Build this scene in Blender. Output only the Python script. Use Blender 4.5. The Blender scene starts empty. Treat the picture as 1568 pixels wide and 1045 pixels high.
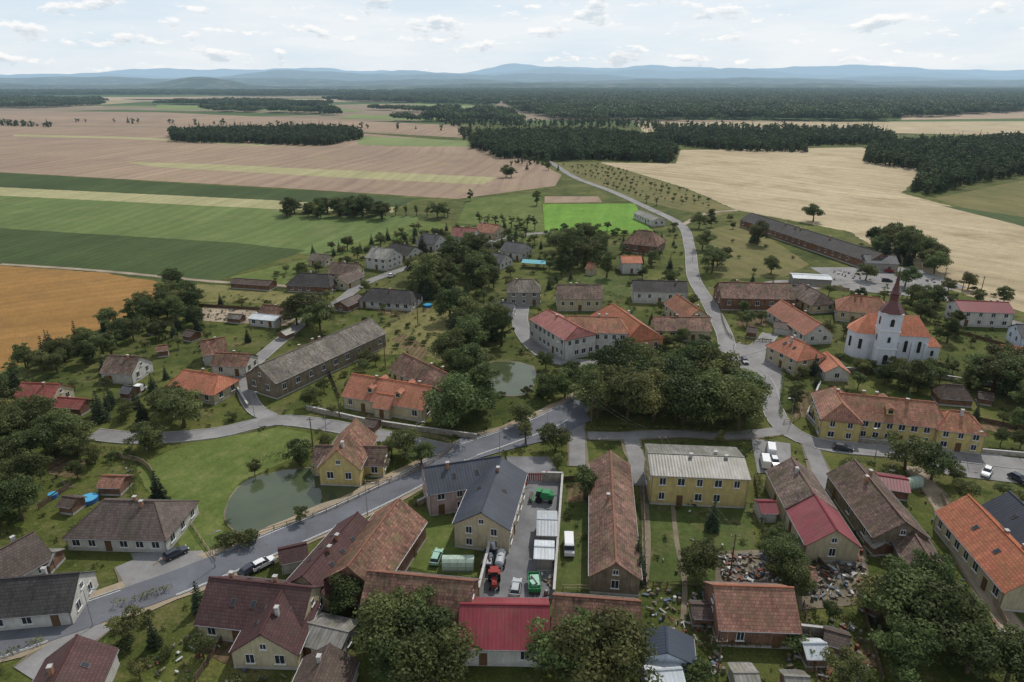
import bpy, math, random
import numpy as np
from mathutils import Vector
random.seed(7); rng=np.random.default_rng(7)
scene=bpy.context.scene
scene.view_settings.view_transform='Standard'; scene.view_settings.look='None'; scene.view_settings.exposure=0
# ------------------------------------------------------------------ image pixels -> ground metres, back-projected through the camera
CH=80.0; F=1045.3; P=math.atan(400/1045.3); SP,CP=math.sin(P),math.cos(P)
def G(u,v,z=0.0):
    x=(u-784)/F; y=(v-522.5)/F
    t=(CH-z)/(SP+y*CP)
    return (x*t,(CP-y*SP)*t)
def GP(pts,z=0.0): return [G(a,b,z) for a,b in pts]
def lin(c):
    return tuple(((x/255)/12.92 if x<=10 else (((x/255)+.055)/1.055)**2.4) for x in c)
def C(r,g,b,k=.8): return tuple(k*x for x in lin((r,g,b)))+(1,)
# ------------------------------------------------------------------ node helpers
def nd(nt,t,**kw):
    n=nt.nodes.new(t)
    for k,v in kw.items(): setattr(n,k,v)
    return n
def math_n(nt,op,a,b=None,clamp=False):
    n=nd(nt,'ShaderNodeMath',operation=op); n.use_clamp=clamp
    for i,x in enumerate((a,b)):
        if x is None: continue
        if isinstance(x,(int,float)): n.inputs[i].default_value=x
        else: nt.links.new(x,n.inputs[i])
    return n.outputs[0]
def mixc(nt,f,a,b,mode='MIX'):
    n=nd(nt,'ShaderNodeMix',data_type='RGBA',blend_type=mode)
    for i,x in ((0,f),(6,a),(7,b)):
        if isinstance(x,(int,float,tuple)): n.inputs[i].default_value=x
        else: nt.links.new(x,n.inputs[i])
    return n.outputs[2]
def ramp(nt,f,stops,const=False):
    n=nd(nt,'ShaderNodeValToRGB'); e=n.color_ramp.elements
    if const: n.color_ramp.interpolation='CONSTANT'
    while len(e)<len(stops): e.new(.5)
    for i,(p,c) in enumerate(stops):
        e[i].position=p; e[i].color=c if isinstance(c,tuple) else (c,c,c,1)
    nt.links.new(f,n.inputs[0]); return n.outputs[0]
def noise(nt,vec,scale,detail=4,rough=.55):
    n=nd(nt,'ShaderNodeTexNoise'); n.inputs['Scale'].default_value=scale
    n.inputs['Detail'].default_value=detail; n.inputs['Roughness'].default_value=rough
    if vec: nt.links.new(vec,n.inputs['Vector'])
    return n.outputs['Fac']
HAZE_GLOW=(.40,.56,.70,1)
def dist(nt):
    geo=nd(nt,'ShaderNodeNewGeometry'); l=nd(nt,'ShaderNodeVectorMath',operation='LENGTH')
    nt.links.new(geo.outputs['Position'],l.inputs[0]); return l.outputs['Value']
def finish(nt,shader,haze=True):
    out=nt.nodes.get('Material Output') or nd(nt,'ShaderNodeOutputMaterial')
    if not haze:
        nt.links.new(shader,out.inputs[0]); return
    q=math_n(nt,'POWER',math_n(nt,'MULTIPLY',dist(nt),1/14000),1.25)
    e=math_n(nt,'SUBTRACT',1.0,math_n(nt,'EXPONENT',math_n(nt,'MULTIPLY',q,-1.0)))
    em=nd(nt,'ShaderNodeEmission'); em.inputs[0].default_value=HAZE_GLOW  # haze painted in as surface glow, growing with distance from the origin
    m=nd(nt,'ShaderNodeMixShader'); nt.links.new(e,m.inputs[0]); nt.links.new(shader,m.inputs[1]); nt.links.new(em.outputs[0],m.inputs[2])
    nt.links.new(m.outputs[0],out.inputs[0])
def newmat(name):
    m=bpy.data.materials.new(name); m.use_nodes=True; nt=m.node_tree
    b=nt.nodes['Principled BSDF']; b.inputs['Specular IOR Level'].default_value=.25
    return m,nt,b
def bump(nt,b,h,strength,dist_):
    n=nd(nt,'ShaderNodeBump'); n.inputs['Strength'].default_value=strength; n.inputs['Distance'].default_value=dist_
    nt.links.new(h,n.inputs['Height']); nt.links.new(n.outputs[0],b.inputs['Normal'])
def pos(nt): return nd(nt,'ShaderNodeNewGeometry').outputs['Position']
def objc(nt): return nd(nt,'ShaderNodeTexCoord').outputs['Object']
_m={}
def plain(name,col,rough=.7,var=.15,ns=1.5,metal=0):
    if name in _m: return _m[name]
    m,nt,b=newmat(name)
    f=noise(nt,objc(nt),ns,5)
    lo=tuple(c*(1-var) for c in col[:3])+(1,); hi=tuple(min(1,c*(1+var)) for c in col[:3])+(1,)
    c=ramp(nt,f,[(.3,lo),(.7,hi)])
    nt.links.new(c,b.inputs['Base Color']); b.inputs['Roughness'].default_value=rough; b.inputs['Metallic'].default_value=metal
    finish(nt,b.outputs[0],False); _m[name]=m; return m
def roofmat(key,col,kind='tile',age=.3):
    k='roof_'+key
    if k in _m: return _m[k]
    m,nt,b=newmat(k); v=objc(nt)
    oi=nd(nt,'ShaderNodeObjectInfo'); rnd=oi.outputs['Random']
    off=nd(nt,'ShaderNodeVectorMath',operation='ADD'); nt.links.new(v,off.inputs[0])
    cx=nd(nt,'ShaderNodeCombineXYZ'); nt.links.new(math_n(nt,'MULTIPLY',rnd,57.0),cx.inputs[0]); nt.links.new(cx.outputs[0],off.inputs[1]); vo=off.outputs[0]
    lo=tuple(c*(1-age) for c in col[:3])+(1,); hi=tuple(min(1,c*(1+age*.8)) for c in col[:3])+(1,)
    if kind=='tile':
        br=nd(nt,'ShaderNodeTexBrick'); nt.links.new(v,br.inputs['Vector'])
        br.inputs['Color1'].default_value=lo; br.inputs['Color2'].default_value=hi
        br.inputs['Mortar'].default_value=tuple(c*.5 for c in col[:3])+(1,)
        br.inputs['Scale'].default_value=1; br.inputs['Brick Width'].default_value=.55; br.inputs['Row Height'].default_value=.42
        br.inputs['Mortar Size'].default_value=.035; c=br.outputs['Color']
        bump(nt,b,br.outputs['Fac'],.35,-.05)
    else:
        w=nd(nt,'ShaderNodeTexWave',wave_type='BANDS',bands_direction='X'); nt.links.new(v,w.inputs['Vector']); w.inputs['Scale'].default_value=.314/.6
        c=ramp(nt,w.outputs['Fac'],[(.0,lo),(.25,col),(1,col)])
        bump(nt,b,w.outputs['Fac'],.4,.05)
    mp=nd(nt,'ShaderNodeMapping'); mp.inputs['Scale'].default_value=(1,.22,.22); nt.links.new(vo,mp.inputs[0])
    st=ramp(nt,noise(nt,mp.outputs[0],1.3,7,.7),[(.32,1-age*1.4),(.68,1+age*.9)])
    c=mixc(nt,1.0,c,st,'MULTIPLY')
    big=ramp(nt,noise(nt,vo,.16,4,.6),[(.35,1-age*1.0),(.65,1+age*.5)]); c=mixc(nt,1.0,c,big,'MULTIPLY')
    moss=ramp(nt,noise(nt,vo,.4,7,.75),[(.46,0.0),(.7,min(.85,age*2.3))])
    c=mixc(nt,moss,c,(col[0]*.35+.03,col[0]*.28+.04,.035,1))
    hv=nd(nt,'ShaderNodeHueSaturation'); nt.links.new(c,hv.inputs['Color'])
    nt.links.new(math_n(nt,'ADD',math_n(nt,'MULTIPLY',rnd,.35),.85),hv.inputs['Value'])
    r2=math_n(nt,'FRACT',math_n(nt,'MULTIPLY',rnd,13.7)); nt.links.new(math_n(nt,'ADD',math_n(nt,'MULTIPLY',r2,.18),.76),hv.inputs['Saturation'])
    nt.links.new(hv.outputs[0],b.inputs['Base Color']); b.inputs['Roughness'].default_value=.75 if kind=='tile' else .45
    finish(nt,b.outputs[0],False); _m[k]=m; return m
def wallmat(key,col,dirt=.25):
    k='wall_'+key
    if k in _m: return _m[k]
    m,nt,b=newmat(k); v=objc(nt)
    sep=nd(nt,'ShaderNodeSeparateXYZ'); nt.links.new(v,sep.inputs[0])
    f=noise(nt,v,.7,6,.65)
    base=ramp(nt,f,[(.3,tuple(c*(1-dirt) for c in col[:3])+(1,)),(.65,col)])
    mp=nd(nt,'ShaderNodeMapping'); mp.inputs['Scale'].default_value=(1,1,.15); nt.links.new(v,mp.inputs[0])
    base=mixc(nt,1.0,base,ramp(nt,noise(nt,mp.outputs[0],2.2,5,.7),[(.35,1-dirt),(.6,1.0)]),'MULTIPLY')
    damp=math_n(nt,'SUBTRACT',1.0,math_n(nt,'MULTIPLY',sep.outputs[2],.9),True)
    damp=math_n(nt,'MULTIPLY',damp,dirt*1.6,True)
    c=mixc(nt,damp,base,(.13,.115,.09,1))
    nt.links.new(c,b.inputs['Base Color']); b.inputs['Roughness'].default_value=.9
    finish(nt,b.outputs[0],False); _m[k]=m; return m
def fieldmat(name,c1,c2,ang=0,per=9,amp=.12,ns=.012,c3=None,fine=1.2):
    m,nt,b=newmat(name); p=pos(nt)
    f=noise(nt,p,ns,6,.6); c=ramp(nt,f,[(.35,c1),(.65,c2)])
    if c3: c=mixc(nt,ramp(nt,noise(nt,p,ns*4.3,6,.68),[(.5,0.0),(.68,.85)]),c,c3)
    # gentle warp so that working lines follow curves
    nv=nd(nt,'ShaderNodeTexNoise'); nv.inputs['Scale'].default_value=.004; nv.inputs['Detail'].default_value=1; nt.links.new(p,nv.inputs['Vector'])
    sc=nd(nt,'ShaderNodeVectorMath',operation='SCALE'); sc.inputs['Scale'].default_value=60; nt.links.new(nv.outputs['Color'],sc.inputs[0])
    ad=nd(nt,'ShaderNodeVectorMath',operation='ADD'); nt.links.new(p,ad.inputs[0]); nt.links.new(sc.outputs[0],ad.inputs[1])
    mp=nd(nt,'ShaderNodeMapping'); mp.inputs['Rotation'].default_value=(0,0,math.radians(ang)); nt.links.new(ad.outputs[0],mp.inputs[0])
    if amp>0:
        w=nd(nt,'ShaderNodeTexWave'); w.inputs['Scale'].default_value=.314/per; w.inputs['Distortion'].default_value=.8
        w.inputs['Detail'].default_value=3; w.inputs['Detail Scale'].default_value=.3
        nt.links.new(mp.outputs[0],w.inputs['Vector'])
        c=mixc(nt,1.0,c,ramp(nt,w.outputs['Fac'],[(0,1-amp*.9),(.2,1.0),(1,1+amp*.5)]),'MULTIPLY')
        mp2=nd(nt,'ShaderNodeMapping'); mp2.inputs['Scale'].default_value=(1,.04,1); nt.links.new(mp.outputs[0],mp2.inputs[0])
        c=mixc(nt,1.0,c,ramp(nt,noise(nt,mp2.outputs[0],.09,7,.68),[(.3,1-amp*1.8),(.7,1+amp*1.6)]),'MULTIPLY')
    c=mixc(nt,1.0,c,ramp(nt,noise(nt,p,fine,3,.7),[(.25,.75),(.75,1.25)]),'MULTIPLY')
    c=mixc(nt,1.0,c,ramp(nt,noise(nt,p,fine*.18,5,.7),[(.25,.85),(.75,1.15)]),'MULTIPLY')
    nt.links.new(c,b.inputs['Base Color']); b.inputs['Roughness'].default_value=.95; b.inputs['Specular IOR Level'].default_value=.1
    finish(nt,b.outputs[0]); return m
def leafmat(name,col,var=.5,trans=.25):
    m,nt,b=newmat(name); b.inputs['Roughness'].default_value=.6; b.inputs['Specular IOR Level'].default_value=.15
    at=nd(nt,'ShaderNodeAttribute',attribute_name='tone').outputs['Fac']
    rnd=nd(nt,'ShaderNodeObjectInfo').outputs['Random']
    lo=tuple(c*(1-var) for c in col[:3])+(1,); hi=(col[0]*(1+var*1.3),col[1]*(1+var),col[2]*(1+var*.4),1)
    c=ramp(nt,at,[(0,lo),(1,hi)])
    hv=nd(nt,'ShaderNodeHueSaturation'); nt.links.new(c,hv.inputs['Color'])
    nt.links.new(math_n(nt,'ADD',math_n(nt,'MULTIPLY',rnd,-.05),.525),hv.inputs['Hue'])
    r2=math_n(nt,'FRACT',math_n(nt,'MULTIPLY',rnd,7.31))
    nt.links.new(math_n(nt,'ADD',math_n(nt,'MULTIPLY',r2,.8),.6),hv.inputs['Value']); hv.inputs['Saturation'].default_value=.9
    nt.links.new(hv.outputs[0],b.inputs['Base Color'])
    t=nd(nt,'ShaderNodeBsdfTranslucent'); nt.links.new(hv.outputs[0],t.inputs[0])
    mx=nd(nt,'ShaderNodeMixShader'); mx.inputs[0].default_value=trans
    nt.links.new(b.outputs[0],mx.inputs[1]); nt.links.new(t.outputs[0],mx.inputs[2])
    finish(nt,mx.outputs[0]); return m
# ------------------------------------------------------------------ mesh builder
def link(o,parent=None):
    scene.collection.objects.link(o)
    if parent: o.parent=parent
    return o
def empty(name,loc=(0,0,0),rz=0):
    e=bpy.data.objects.new(name,None); e.location=loc; e.rotation_euler=(0,0,rz); e.empty_display_size=.5
    return link(e)
class MB:
    def __init__(s): s.v=[];s.f=[];s.m=[]
    def add(s,vs,fs,mi=0):
        o=len(s.v); s.v+= [tuple(x) for x in vs]; s.f+=[tuple(i+o for i in f) for f in fs]; s.m+=[mi]*len(fs)
    def box(s,c,d,mi=0,rz=0,ry=0,rx=0):
        x,y,z=(k/2 for k in d); vs=[]
        for a,b,e in ((-x,-y,-z),(x,-y,-z),(x,y,-z),(-x,y,-z),(-x,-y,z),(x,-y,z),(x,y,z),(-x,y,z)):
            if rx: b,e=b*math.cos(rx)-e*math.sin(rx),b*math.sin(rx)+e*math.cos(rx)
            if ry: a,e=a*math.cos(ry)+e*math.sin(ry),-a*math.sin(ry)+e*math.cos(ry)
            if rz: a,b=a*math.cos(rz)-b*math.sin(rz),a*math.sin(rz)+b*math.cos(rz)
            vs.append((a+c[0],b+c[1],e+c[2]))
        s.add(vs,[(3,2,1,0),(4,5,6,7),(0,1,5,4),(1,2,6,5),(2,3,7,6),(3,0,4,7)],mi)
    def cyl(s,p,q,r1,r2,mi=0,n=8,cap=True):
        p=Vector(p);q=Vector(q);d=(q-p).normalized()
        u=d.orthogonal().normalized(); w=d.cross(u); vs=[]
        for c,r in ((p,r1),(q,r2)):
            for i in range(n):
                a=2*math.pi*i/n; vs.append(c+(u*math.cos(a)+w*math.sin(a))*r)
        fs=[(i,(i+1)%n,n+(i+1)%n,n+i) for i in range(n)]
        if cap: fs+=[tuple(range(n))[::-1],tuple(range(n,2*n))]
        s.add(vs,fs,mi)
    def prof(s,pts,y0,y1,mi=0,tops=None):
        n=len(pts); t=tops or [0]*n
        vs=[(x,y0+t[i],z) for i,(x,z) in enumerate(pts)]+[(x,y1-t[i],z) for i,(x,z) in enumerate(pts)]
        s.add(vs,[(i,(i+1)%n,n+(i+1)%n,n+i) for i in range(n)]+[tuple(range(n))[::-1],tuple(range(n,2*n))],mi)
    def obj(s,name,mats,parent=None,loc=(0,0,0),rz=0,smooth=False):
        me=bpy.data.meshes.new(name); me.from_pydata(s.v,[],s.f)
        for m in mats: me.materials.append(m)
        me.polygons.foreach_set('material_index',s.m)
        if smooth: me.polygons.foreach_set('use_smooth',[True]*len(s.f))
        me.update(); o=bpy.data.objects.new(name,me); o.location=loc; o.rotation_euler=(0,0,rz)
        return link(o,parent)
def sheet(name,pts,z,mat):
    me=bpy.data.meshes.new(name); n=len(pts)
    me.from_pydata([(x,y,z) for x,y in pts],[],[tuple(range(n))])
    me.update()
    if me.polygons[0].normal.z<0:
        me.flip_normals()
    me.materials.append(mat); o=bpy.data.objects.new(name,me); return link(o)
def smooth_line(pts,step=3.0):
    pts=[np.array(p,float) for p in pts]; P_=[2*pts[0]-pts[1]]+pts+[2*pts[-1]-pts[-2]]; out=[]
    for i in range(1,len(P_)-2):
        a,b,c,d=P_[i-1:i+3]; n=max(2,int(np.linalg.norm(c-b)/step))
        for k in range(n):
            t=k/n; out.append(.5*((2*b)+(c-a)*t+(2*a-5*b+4*c-d)*t*t+(3*b-a-3*c+d)*t**3))
    out.append(pts[-1]); return out
def smooth_poly(pts,step=3.0,jit=0):
    n=len(pts); p=[np.array(x,float) for x in pts]; out=[]
    for i in range(n):
        a,b,c,d=p[i-1],p[i],p[(i+1)%n],p[(i+2)%n]; k_=max(2,int(np.linalg.norm(c-b)/step))
        for k in range(k_):
            t=k/k_; q=.5*((2*b)+(c-a)*t+(2*a-5*b+4*c-d)*t*t+(3*b-a-3*c+d)*t**3); out.append((q[0]+random.uniform(-jit,jit),q[1]+random.uniform(-jit,jit)))
    return out
def normals(L):
    ns=[]
    for i in range(len(L)):
        a=L[max(0,i-1)]; b=L[min(len(L)-1,i+1)]; d=b-a; d/= (np.linalg.norm(d)+1e-9); ns.append(np.array((-d[1],d[0])))
    return ns
def strip(name,L,o1,o2,z0,z1,mat,skip=None,parent=None,jit=0):
    ns=normals(L); mb=MB(); J=[random.uniform(-jit,jit) for _ in L]
    for i in range(len(L)-1):
        if skip and skip((L[i]+L[i+1])/2+(ns[i])*(o1+o2)/2): continue
        q=[L[i]+ns[i]*o1,L[i+1]+ns[i+1]*o1,L[i+1]+ns[i+1]*(o2+J[i+1]),L[i]+ns[i]*(o2+J[i])]
        if z1-z0<.02: mb.add([(a[0],a[1],z1) for a in q],[(0,1,2,3)] if o1<o2 else [(3,2,1,0)])
        else: mb.add([(a[0],a[1],z0) for a in q]+[(a[0],a[1],z1) for a in q],[(0,1,2,3),(4,5,6,7),(0,1,5,4),(1,2,6,5),(2,3,7,6),(3,0,4,7)])
    return mb.obj(name,[mat],parent)
def inpoly(p,poly):
    x,y=p; c=False; n=len(poly)
    for i in range(n):
        x1,y1=poly[i]; x2,y2=poly[i-1]
        if (y1>y)!=(y2>y) and x<(x2-x1)*(y-y1)/(y2-y1)+x1: c=not c
    return c
# ------------------------------------------------------------------ camera / light / world
cam=bpy.data.cameras.new('camera'); co=link(bpy.data.objects.new('camera',cam))
cam.lens=24; cam.sensor_width=36; cam.clip_start=.5; cam.clip_end=90000
co.location=(0,0,CH); co.rotation_euler=(math.pi/2-P,0,0); scene.camera=co
SE=math.radians(50); SA=math.radians(28)
sd=Vector((math.sin(SA)*math.cos(SE),math.cos(SA)*math.cos(SE),math.sin(SE)))
sun=bpy.data.lights.new('sun','SUN'); so=link(bpy.data.objects.new('sun',sun)); sun.energy=3.1; sun.angle=math.radians(1.0); sun.color=(1,.95,.88)
so.rotation_euler=(-sd).to_track_quat('-Z','Y').to_euler()
w=bpy.data.worlds.new('World'); scene.world=w; w.use_nodes=True; nt=w.node_tree; nt.nodes.clear()
out=nd(nt,'ShaderNodeOutputWorld'); sky=nd(nt,'ShaderNodeTexSky',sky_type='NISHITA'); sky.sun_disc=False
sky.sun_elevation=SE; sky.sun_rotation=SA; sky.altitude=400; sky.dust_density=2
b1=nd(nt,'ShaderNodeBackground'); nt.links.new(sky.outputs[0],b1.inputs[0]); b1.inputs[1].default_value=.09
tc=nd(nt,'ShaderNodeTexCoord'); sep=nd(nt,'ShaderNodeSeparateXYZ'); nt.links.new(tc.outputs['Generated'],sep.inputs[0])
z=sep.outputs[2]
hz=ramp(nt,z,[(0,(.66,.78,.87,1)),(.03,(.68,.81,.91,1)),(.09,(.68,.81,.93,1)),(.5,(.40,.52,.68,1))])
def cl(dz):
    mp=nd(nt,'ShaderNodeMapping'); mp.inputs['Scale'].default_value=(19,19,56); mp.inputs['Location'].default_value=(6.1,2.7,dz)
    nt.links.new(tc.outputs['Generated'],mp.inputs[0]); return noise(nt,mp.outputs[0],1.0,9,.6)
n0=cl(0); n1=cl(.35)
cov=math_n(nt,'ADD',n0,math_n(nt,'MULTIPLY',ramp(nt,z,[(0,0.0),(.015,.35),(.05,.9),(.1,1.0)]),.055))
cf=ramp(nt,cov,[(.59,0.0),(.645,1.0)])
ccol=mixc(nt,ramp(nt,n1,[(.5,0.0),(.64,1.0)]),(1.0,1.0,1.0,1),(.66,.74,.81,1))
vm=nd(nt,'ShaderNodeMapping'); vm.inputs['Scale'].default_value=(3,3,16); nt.links.new(tc.outputs['Generated'],vm.inputs[0])
veil=ramp(nt,noise(nt,vm.outputs[0],1.3,6,.6),[(.36,0.2),(.6,.85)])
hz2=mixc(nt,veil,hz,(.91,.94,.965,1))
cc=mixc(nt,cf,hz2,ccol)
b2=nd(nt,'ShaderNodeBackground'); nt.links.new(cc,b2.inputs[0]); b2.inputs[1].default_value=1
mx=nd(nt,'ShaderNodeMixShader'); nt.links.new(ramp(nt,z,[(0,.95),(.15,.92),(.7,.6)]),mx.inputs[0])
nt.links.new(b1.outputs[0],mx.inputs[1]); nt.links.new(b2.outputs[0],mx.inputs[2]); nt.links.new(mx.outputs[0],out.inputs[0])
# ------------------------------------------------------------------ ground
def groundmat():
    m,nt,b=newmat('meadow_ground'); p=pos(nt)
    c=ramp(nt,noise(nt,p,.035,6,.62),[(.3,C(66,76,36)),(.5,C(88,96,50)),(.7,C(114,112,68))])
    vo=nd(nt,'ShaderNodeTexVoronoi'); vo.inputs['Scale'].default_value=.045; nt.links.new(p,vo.inputs['Vector'])
    sp=nd(nt,'ShaderNodeSeparateColor'); nt.links.new(vo.outputs['Color'],sp.inputs[0])
    c=mixc(nt,1.0,c,ramp(nt,sp.outputs[0],[(0,(.74,.76,.72,1)),(1,(1.18,1.13,1.0,1))]),'MULTIPLY')
    c=mixc(nt,ramp(nt,noise(nt,p,.11,6,.7),[(.53,0.0),(.68,.65)]),c,C(128,116,82))
    c=mixc(nt,ramp(nt,noise(nt,p,.2,6,.72),[(.52,0.0),(.63,.7)]),c,C(46,62,26))
    c=mixc(nt,ramp(nt,noise(nt,p,.55,5,.7),[(.58,0.0),(.68,.5)]),c,C(118,126,66))
    c=mixc(nt,1.0,c,ramp(nt,noise(nt,p,2.2,4,.75),[(.25,.55),(.75,1.4)]),'MULTIPLY')
    mp=nd(nt,'ShaderNodeMapping'); mp.inputs['Scale'].default_value=(.0011,.0026,1); mp.inputs['Rotation'].default_value=(0,0,.15); nt.links.new(p,mp.inputs[0])
    v2=nd(nt,'ShaderNodeTexVoronoi'); v2.inputs['Scale'].default_value=1; nt.links.new(mp.outputs[0],v2.inputs['Vector'])
    s2=nd(nt,'ShaderNodeSeparateColor'); nt.links.new(v2.outputs['Color'],s2.inputs[0])
    pc=ramp(nt,s2.outputs[1],[(0,C(140,126,106)),(.2,C(88,106,60)),(.4,C(160,148,114)),(.52,C(78,96,56)),(.72,C(146,128,108)),(.85,C(116,124,76))],True)
    pc=mixc(nt,1.0,pc,ramp(nt,noise(nt,p,.01,5,.6),[(.3,.85),(.7,1.15)]),'MULTIPLY')
    far=ramp(nt,math_n(nt,'MULTIPLY',dist(nt),1/2600),[(.5,0.0),(.55,1.0)])
    c=mixc(nt,far,c,pc)
    nt.links.new(c,b.inputs['Base Color']); b.inputs['Roughness'].default_value=.95; b.inputs['Specular IOR Level'].default_value=.1
    bump(nt,b,noise(nt,p,1.6,4,.7),.6,.3)
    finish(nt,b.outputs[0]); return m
sheet('ground',[(-60000,-500),(60000,-500),(60000,60000),(-60000,60000)],0,groundmat())
FM={
 'plough':fieldmat('field_plough',C(142,122,106),C(164,142,120),8,16,.09,.004,C(158,140,112)),
 'tan':fieldmat('field_stubble',C(172,156,126),C(190,174,142),-38,14,.10,.006,C(154,138,106)),
 'straw':fieldmat('field_straw',C(158,154,112),C(170,164,124),8,9,.08,.01),
 'gold':fieldmat('field_ripe_corn',C(146,110,62),C(160,122,72),60,7,.07,.012,C(130,104,64)),
 'green':fieldmat('field_green',C(92,108,60),C(108,124,72),8,10,.09,.008,C(116,124,78)),
 'dgreen':fieldmat('field_dark_green',C(62,76,42),C(78,92,54),8,6,.10,.01),
 'lgreen':fieldmat('field_light_green',C(118,130,82),C(130,142,92),8,10,.05,.008),
 'olive':fieldmat('field_olive',C(98,100,60),C(120,114,72),-20,8,.08,.02,C(128,114,80)),
 'pitch':fieldmat('pitch_grass',C(102,140,54),C(112,150,62),4,10,.06,.02,None,.4),
 'lawn':fieldmat('lawn',C(84,100,48),C(102,114,60),20,3,.07,.05,C(116,116,72)),
 'dlawn':fieldmat('dark_lawn',C(70,84,42),C(88,98,54),20,3,.07,.06,C(110,104,70)),
 'dry':fieldmat('dry_meadow',C(112,110,66),C(132,124,82),10,4,.07,.06,C(92,100,52)),
 'bluefield':fieldmat('field_distant_tan',C(166,146,124),C(184,164,138),8,30,.05,.002),
 'soil':fieldmat('garden_plot_soil',C(98,82,62),C(120,102,78),15,1.6,.3,.1,C(70,88,40)),
}
ZL=[.01]
def field(name,kind,px,z=None,jit=0):
    if z is None: ZL[0]+=.0017; z=ZL[0]
    g=GP(px)
    if jit: 
        q=[]
        for i in range(len(g)):
            a,b=np.array(g[i]),np.array(g[(i+1)%len(g)]); n=max(1,int(np.linalg.norm(b-a)/3))
            for k in range(n): r=a+(b-a)*k/n; q.append((r[0]+random.uniform(-jit,jit),r[1]+random.uniform(-jit,jit)))
        g=q
    return sheet(name,g,z,FM[kind])
field('ploughed_field','plough',[(-400,190),(262,196),(560,205),(720,218),(815,245),(860,268),(850,285),(700,305),(430,288),(0,264),(-500,236)])
field('ploughed_field','plough',[(-500,166),(240,172),(560,186),(700,192),(720,212),(560,203),(262,194),(-500,186)])
field('straw_strip','straw',[(190,248),(330,252),(760,272),(740,283),(520,272),(240,256)],None,.9)
field('straw_strip','straw',[(20,206),(200,210),(420,222),(400,224),(200,213),(20,209)])
field('green_strip','lgreen',[(540,208),(720,216),(722,225),(600,224),(550,222)])
field('green_strip','dgreen',[(-500,238),(0,265),(430,290),(640,304),(610,318),(400,306),(0,287),(-500,262)],None,.6)
field('straw_strip','straw',[(-500,262),(0,287),(400,306),(612,318),(600,326),(430,321),(0,300),(-500,272)],None,.6)
field('green_field','green',[(-500,272),(0,300),(430,321),(440,330),(640,332),(640,352),(480,392),(360,372),(0,350),(-500,325)],None,.6)
field('dark_green_field','dgreen',[(-500,325),(0,350),(360,372),(470,384),(330,430),(240,428),(0,404),(-500,370)],None,.6)
field('corn_field','gold',[(-500,372),(0,407),(160,418),(242,432),(236,462),(180,492),(60,545),(-20,578),(-500,700)],None,.6)
field('stubble_field','tan',[(918,249),(1035,251),(1042,230),(1320,226),(1420,262),(1380,296),(1568,345),(1900,420),(1900,560),(1568,478),(1440,440),(1300,355),(1128,322),(1050,288)],None,.9)
field('stubble_field','tan',[(975,188),(1568,186),(2300,190),(2300,215),(1568,208),(1370,204),(985,203)])
field('dark_green_field','olive',[(1430,304),(1568,276),(1800,280),(1800,390),(1568,348)])
field('green_strip','dgreen',[(1470,318),(1568,333),(1700,350),(1700,366),(1568,347),(1440,315)])
field('orchard_meadow','olive',[(845,249),(918,249),(1050,290),(1132,325),(1090,332),(960,304),(880,270)])
field('village_meadow','lawn',[(716,304),(826,296),(836,356),(790,350),(700,342)])
field('sports_pitch','pitch',[(831,313),(972,312),(994,350),(1008,358),(835,360)])
field('sports_court','plough',[(834,301),(916,301),(922,310),(834,311)])
for px in ([(240,160),(520,166),(560,172),(240,168)],[(640,156),(760,158),(745,170),(620,166)],[(540,176),(700,178),(690,186),(520,182)]):
    field('distant_green_field','lgreen',px,.3)
for px in ([(-200,148),(420,150),(420,154),(-200,153)],[(180,152),(760,152),(760,155),(300,158)],[(1380,176),(1568,172),(1568,182),(1380,184)],[(1100,168),(1200,168),(1210,172),(1110,172)],[(420,140),(700,141),(700,143.5),(420,144)],[(60,141),(250,140),(250,143),(60,144)]):
    field('distant_tan_field','bluefield',px,.35)
field('pond_lawn','lawn',[(208,716),(262,690),(330,672),(430,655),(478,664),(470,692),(380,732),(345,790),(332,845),(290,858),(262,820)],None,.4)
field('back_lawn','lawn',[(598,868),(640,782),(736,800),(722,884)],None,.4)
field('garden_lawn','dlawn',[(980,770),(1150,772),(1165,890),(1100,905),(990,890)],None,.4)
field('garden_lawn','dlawn',[(862,735),(914,735),(920,880),(975,905),(852,905)],None,.3)
field('dry_meadow','dry',[(585,505),(640,470),(700,480),(690,560),(640,540),(570,545)],None,.6)
field('farm_meadow','olive',[(1085,352),(1140,340),(1240,405),(1200,425),(1095,428)],None,.6)
field('square_lawn','dlawn',[(850,425),(962,420),(962,455),(930,462),(860,430)],None,.4)
field('strip_lawn','dry',[(244,432),(350,438),(470,452),(440,466),(300,462),(246,450)],None,.4)
field('garden_lawn','lawn',[(700,345),(790,352),(830,362),(790,372),(740,368)],None,.4)
field('roadside_lawn','lawn',[(350,425),(480,395),(640,338),(690,345),(560,380),(470,415),(440,440)],None,.4)
for px in ([(560,620),(600,628),(590,645),(550,636)],[(1240,890),(1300,900),(1290,935),(1230,925)],[(1120,905),(1200,905),(1215,890),(1110,892)],[(330,960),(400,990),(380,1030),(310,1000)],[(80,700),(140,705),(120,735),(70,725)],[(1130,470),(1165,470),(1175,500),(1130,500)],
  [(1230,600),(1255,600),(1245,640),(1215,640)],[(430,470),(480,450),(500,460),(450,480)],[(870,740),(905,740),(905,770),(866,770)],[(560,455),(630,470),(610,485),(560,472)],[(1480,850),(1505,880),(1490,890),(1466,862)],[(1230,1000),(1330,990),(1340,1020),(1230,1030)],[(640,555),(600,520),(620,510),(660,540)],[(1500,640),(1560,650),(1560,670),(1490,655)]):
    field('vegetable_plot','soil',px,None,.25)
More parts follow.
